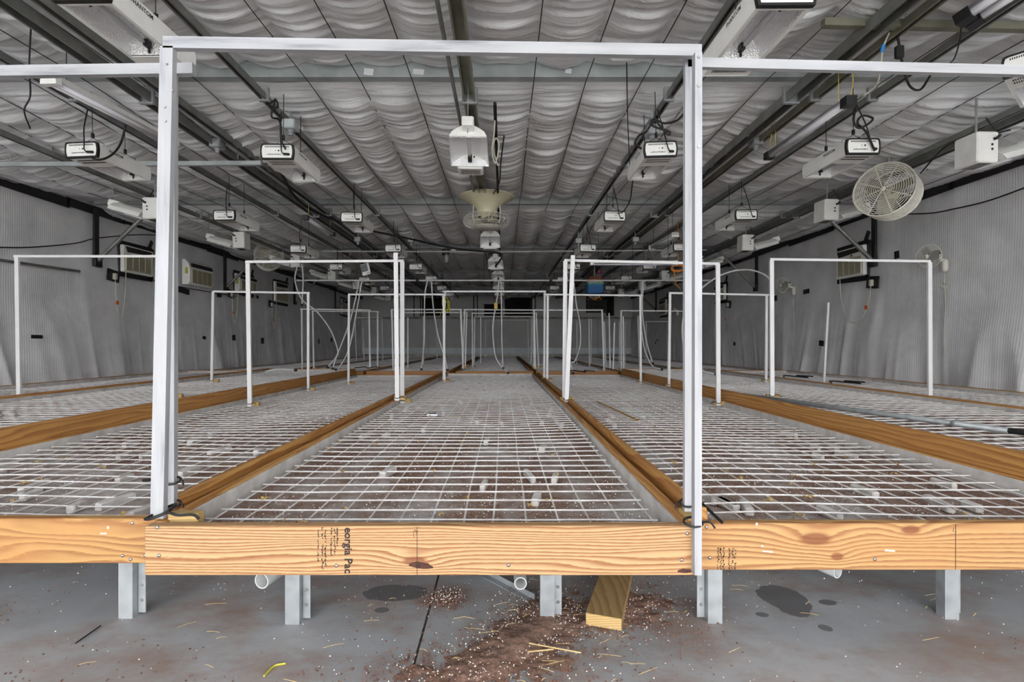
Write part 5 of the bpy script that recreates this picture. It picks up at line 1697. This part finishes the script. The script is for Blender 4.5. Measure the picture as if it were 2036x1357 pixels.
# spilled soil: low crumbly drifts on the concrete, perlite and straw on top
SP = [(-0.02, 1.42, .26, .10, .012), (0.10, 1.60, .16, .10, .016), (-0.14, 1.37, .16, .08, .010), (0.30, 1.70, .22, .14, .010), (0.46, 1.75, .14, .16, .010), (-0.20, 1.80, .05, .05, .010), (0.12, 1.72, .1, .12, .012), (0.02, 1.52, .14, .08, .014)]
xs = np.linspace(-.6, .8, 190); ys = np.linspace(1.2, 2.2, 136)
X, Y = np.meshgrid(xs, ys, indexing='ij')
Hh = np.zeros_like(X)
for (sx, sy, rx, ry, h) in SP:
    Hh = Hh + h * np.exp(-(((X - sx) / rx) ** 2 + ((Y - sy) / ry) ** 2) * 1.4)
Hh = Hh - .0075 + .012 * (vnoise(X * 22, Y * 22) - .5) + .008 * (vnoise(X * 70, Y * 70) - .5)
idx = np.arange(X.size).reshape(X.shape)
keep = (Hh[:-1, :-1] > 0) & (Hh[1:, 1:] > 0) & (Hh[:-1, 1:] > 0) & (Hh[1:, :-1] > 0)
q4 = np.stack([idx[:-1, :-1], idx[1:, :-1], idx[1:, 1:], idx[:-1, 1:]], -1)[keep]
me = bpy.data.meshes.new('spilled_soil')
co = np.stack([X, Y, np.maximum(Hh, 0) + .0005], -1).reshape(-1, 3)
used_v, inv = np.unique(q4, return_inverse=True)
me.from_pydata(co[used_v].tolist(), [], inv.reshape(-1, 4).tolist())
SOILF = plain('floor_soil', srgb(130, 102, 88), .95, var=.4, scale=90, bump=.9)
tag(mesh_obj('spilled_soil', me, SOILF, None, True), 'brown soil spilled in drifts over the concrete floor', 'soil', kind='stuff')
rr = np.random.RandomState(4)


def scatter(name, label, cat, mat, pts, smin, smax, flat=.6):
    n = len(pts)
    base = np.array([[1, 0, -.4], [-.5, .87, -.4], [-.5, -.87, -.4], [0, 0, .9]])
    V = []; Fc = []
    for k in range(n):
        s = rr.uniform(smin, smax); a = rr.uniform(0, 6.28)
        R_ = np.array([[math.cos(a), -math.sin(a), 0], [math.sin(a), math.cos(a), 0], [0, 0, 1]])
        V.extend((base * [s * rr.uniform(.6, 1.5), s, s * flat] @ R_.T + pts[k]).tolist())
        o = 4 * k
        Fc += [(o, o + 1, o + 3), (o + 1, o + 2, o + 3), (o + 2, o, o + 3), (o, o + 2, o + 1)]
    me = bpy.data.meshes.new(name); me.from_pydata(V, [], Fc)
    return tag(mesh_obj(name, me, mat), label, cat, kind='stuff')


def spill_points(n, spread):
    out = []
    while len(out) < n:
        sx, sy, rx, ry, h = SP[rr.randint(len(SP))]
        x_ = sx + rr.normal() * rx * spread; y_ = sy + rr.normal() * ry * spread
        if 1.2 < y_ < 2.3: out.append((x_, y_, .004))
    return np.array(out)


pts = spill_points(5200, .8)
extra = np.stack([rr.uniform(-1.9, 2.3, 2600), 1.25 + 1.1 * rr.rand(2600) ** 1.3, np.full(2600, .002)], -1)
cl = vnoise(extra[:, 0] * 3 + 9, extra[:, 1] * 4) > .66
scatter('soil_crumbs', 'brown soil crumbs scattered over the concrete floor', 'soil', M['crumb'], np.concatenate([pts, extra[cl]]), .0018, .005)
pts = spill_points(1000, .72); pts[:, 2] = .012
extra = np.stack([rr.uniform(-1.9, 2.3, 500), 1.25 + 1.1 * rr.rand(500), np.full(500, .003)], -1)
scatter('perlite_grains', 'white perlite grains scattered over the floor soil', 'perlite', M['perlite'], np.concatenate([pts, extra]), .0013, .0027, .9)
# perlite and crumbs on the three near beds
pl = []
for (x0_, x1_, y0_, y1_, zt_) in BENCHES[:3]:
    n = 3000
    xx = rr.uniform(x0_ + .06, x1_ - .06, n); yy = y0_ + .06 + 4.5 * rr.rand(n) ** 1.6
    zz = zt_ - 0.092 + 0.03 * np.ones(n)
    keep = vnoise(xx * 5, yy * 4) > .42
    pl.append(np.stack([xx, yy, zz], -1)[keep])
scatter('bed_perlite', 'white perlite grains lying on the bench soil', 'perlite', M['perlite'], np.concatenate(pl), .0016, .0038, .9)
# straw stalks and dry leaves
mb = MB()
for _ in range(85):
    x_, y_ = (rr.uniform(-.5, .5) * .5 + .12, rr.uniform(1.32, 1.75)) if rr.rand() < .45 else (rr.uniform(-1.7, 2.1), rr.uniform(1.3, 2.1))
    a = rr.uniform(-.6, .6) if rr.rand() < .7 else rr.uniform(0, 3.14); L = rr.uniform(.015, .07)
    mb.tube([(x_, y_, .006), (x_ + L * .5 * math.cos(a), y_ + L * .5 * math.sin(a), .010), (x_ + L * math.cos(a + .15), y_ + L * math.sin(a + .15), .006)], .0009, 3)
tag(mb.build('straw_litter', M['straw']), 'short straw stalks littering the concrete floor', 'straw', kind='stuff')
mb = MB()
for (x0_, x1_, y0_, y1_, zt_) in BENCHES[:3]:
    for _ in range(40):
        x_ = rr.uniform(x0_ + .1, x1_ - .1); y_ = y0_ + .1 + 4.5 * rr.rand() ** 1.5; s = rr.uniform(.01, .035); a = rr.uniform(0, 6.28)
        z_ = zt_ - .03
        for k in range(3):
            b_ = a + k * 1.1
            mb.add([(x_, y_, z_), (x_ + s * .5 * math.cos(b_ - .35), y_ + s * .5 * math.sin(b_ - .35), z_ + .008), (x_ + s * math.cos(b_), y_ + s * math.sin(b_), z_ + .004), (x_ + s * .5 * math.cos(b_ + .35), y_ + s * .5 * math.sin(b_ + .35), z_ + .012)], [(0, 1, 2, 3)])
tag(mb.build('leaf_litter', M['leaf']), 'crumpled dry leaf scraps caught on the bench mesh', 'leaf litter', kind='stuff')
a = on_plane(525, 1345, .004); b = on_plane(545, 1325, .004); c = on_plane(568, 1320, .004)
tag(MB().tube(spline([a, b, c], 4), .003, 5).build('cord_scrap', M['yellow']), 'short yellow string lying on the floor at the bottom left', 'string')
a = on_plane(150, 1280, .004); b = on_plane(200, 1245, .004)
tag(MB().tube([a, b], .0025, 4).build('twig', M['cord']), 'thin black twig on the floor at the left', 'twig')
for i, (p0, p1) in enumerate((((1052, 1280), (1155, 1299)), ((1050, 1297), (1100, 1292)))):
    tag(MB().tube([on_plane(*p0, .02), on_plane(*p1, .016)], .0022, 4).build('straw_stalk', M['straw']), ('longer' if i == 0 else 'shorter') + ' pale straw stalk on the spilled soil', 'straw')
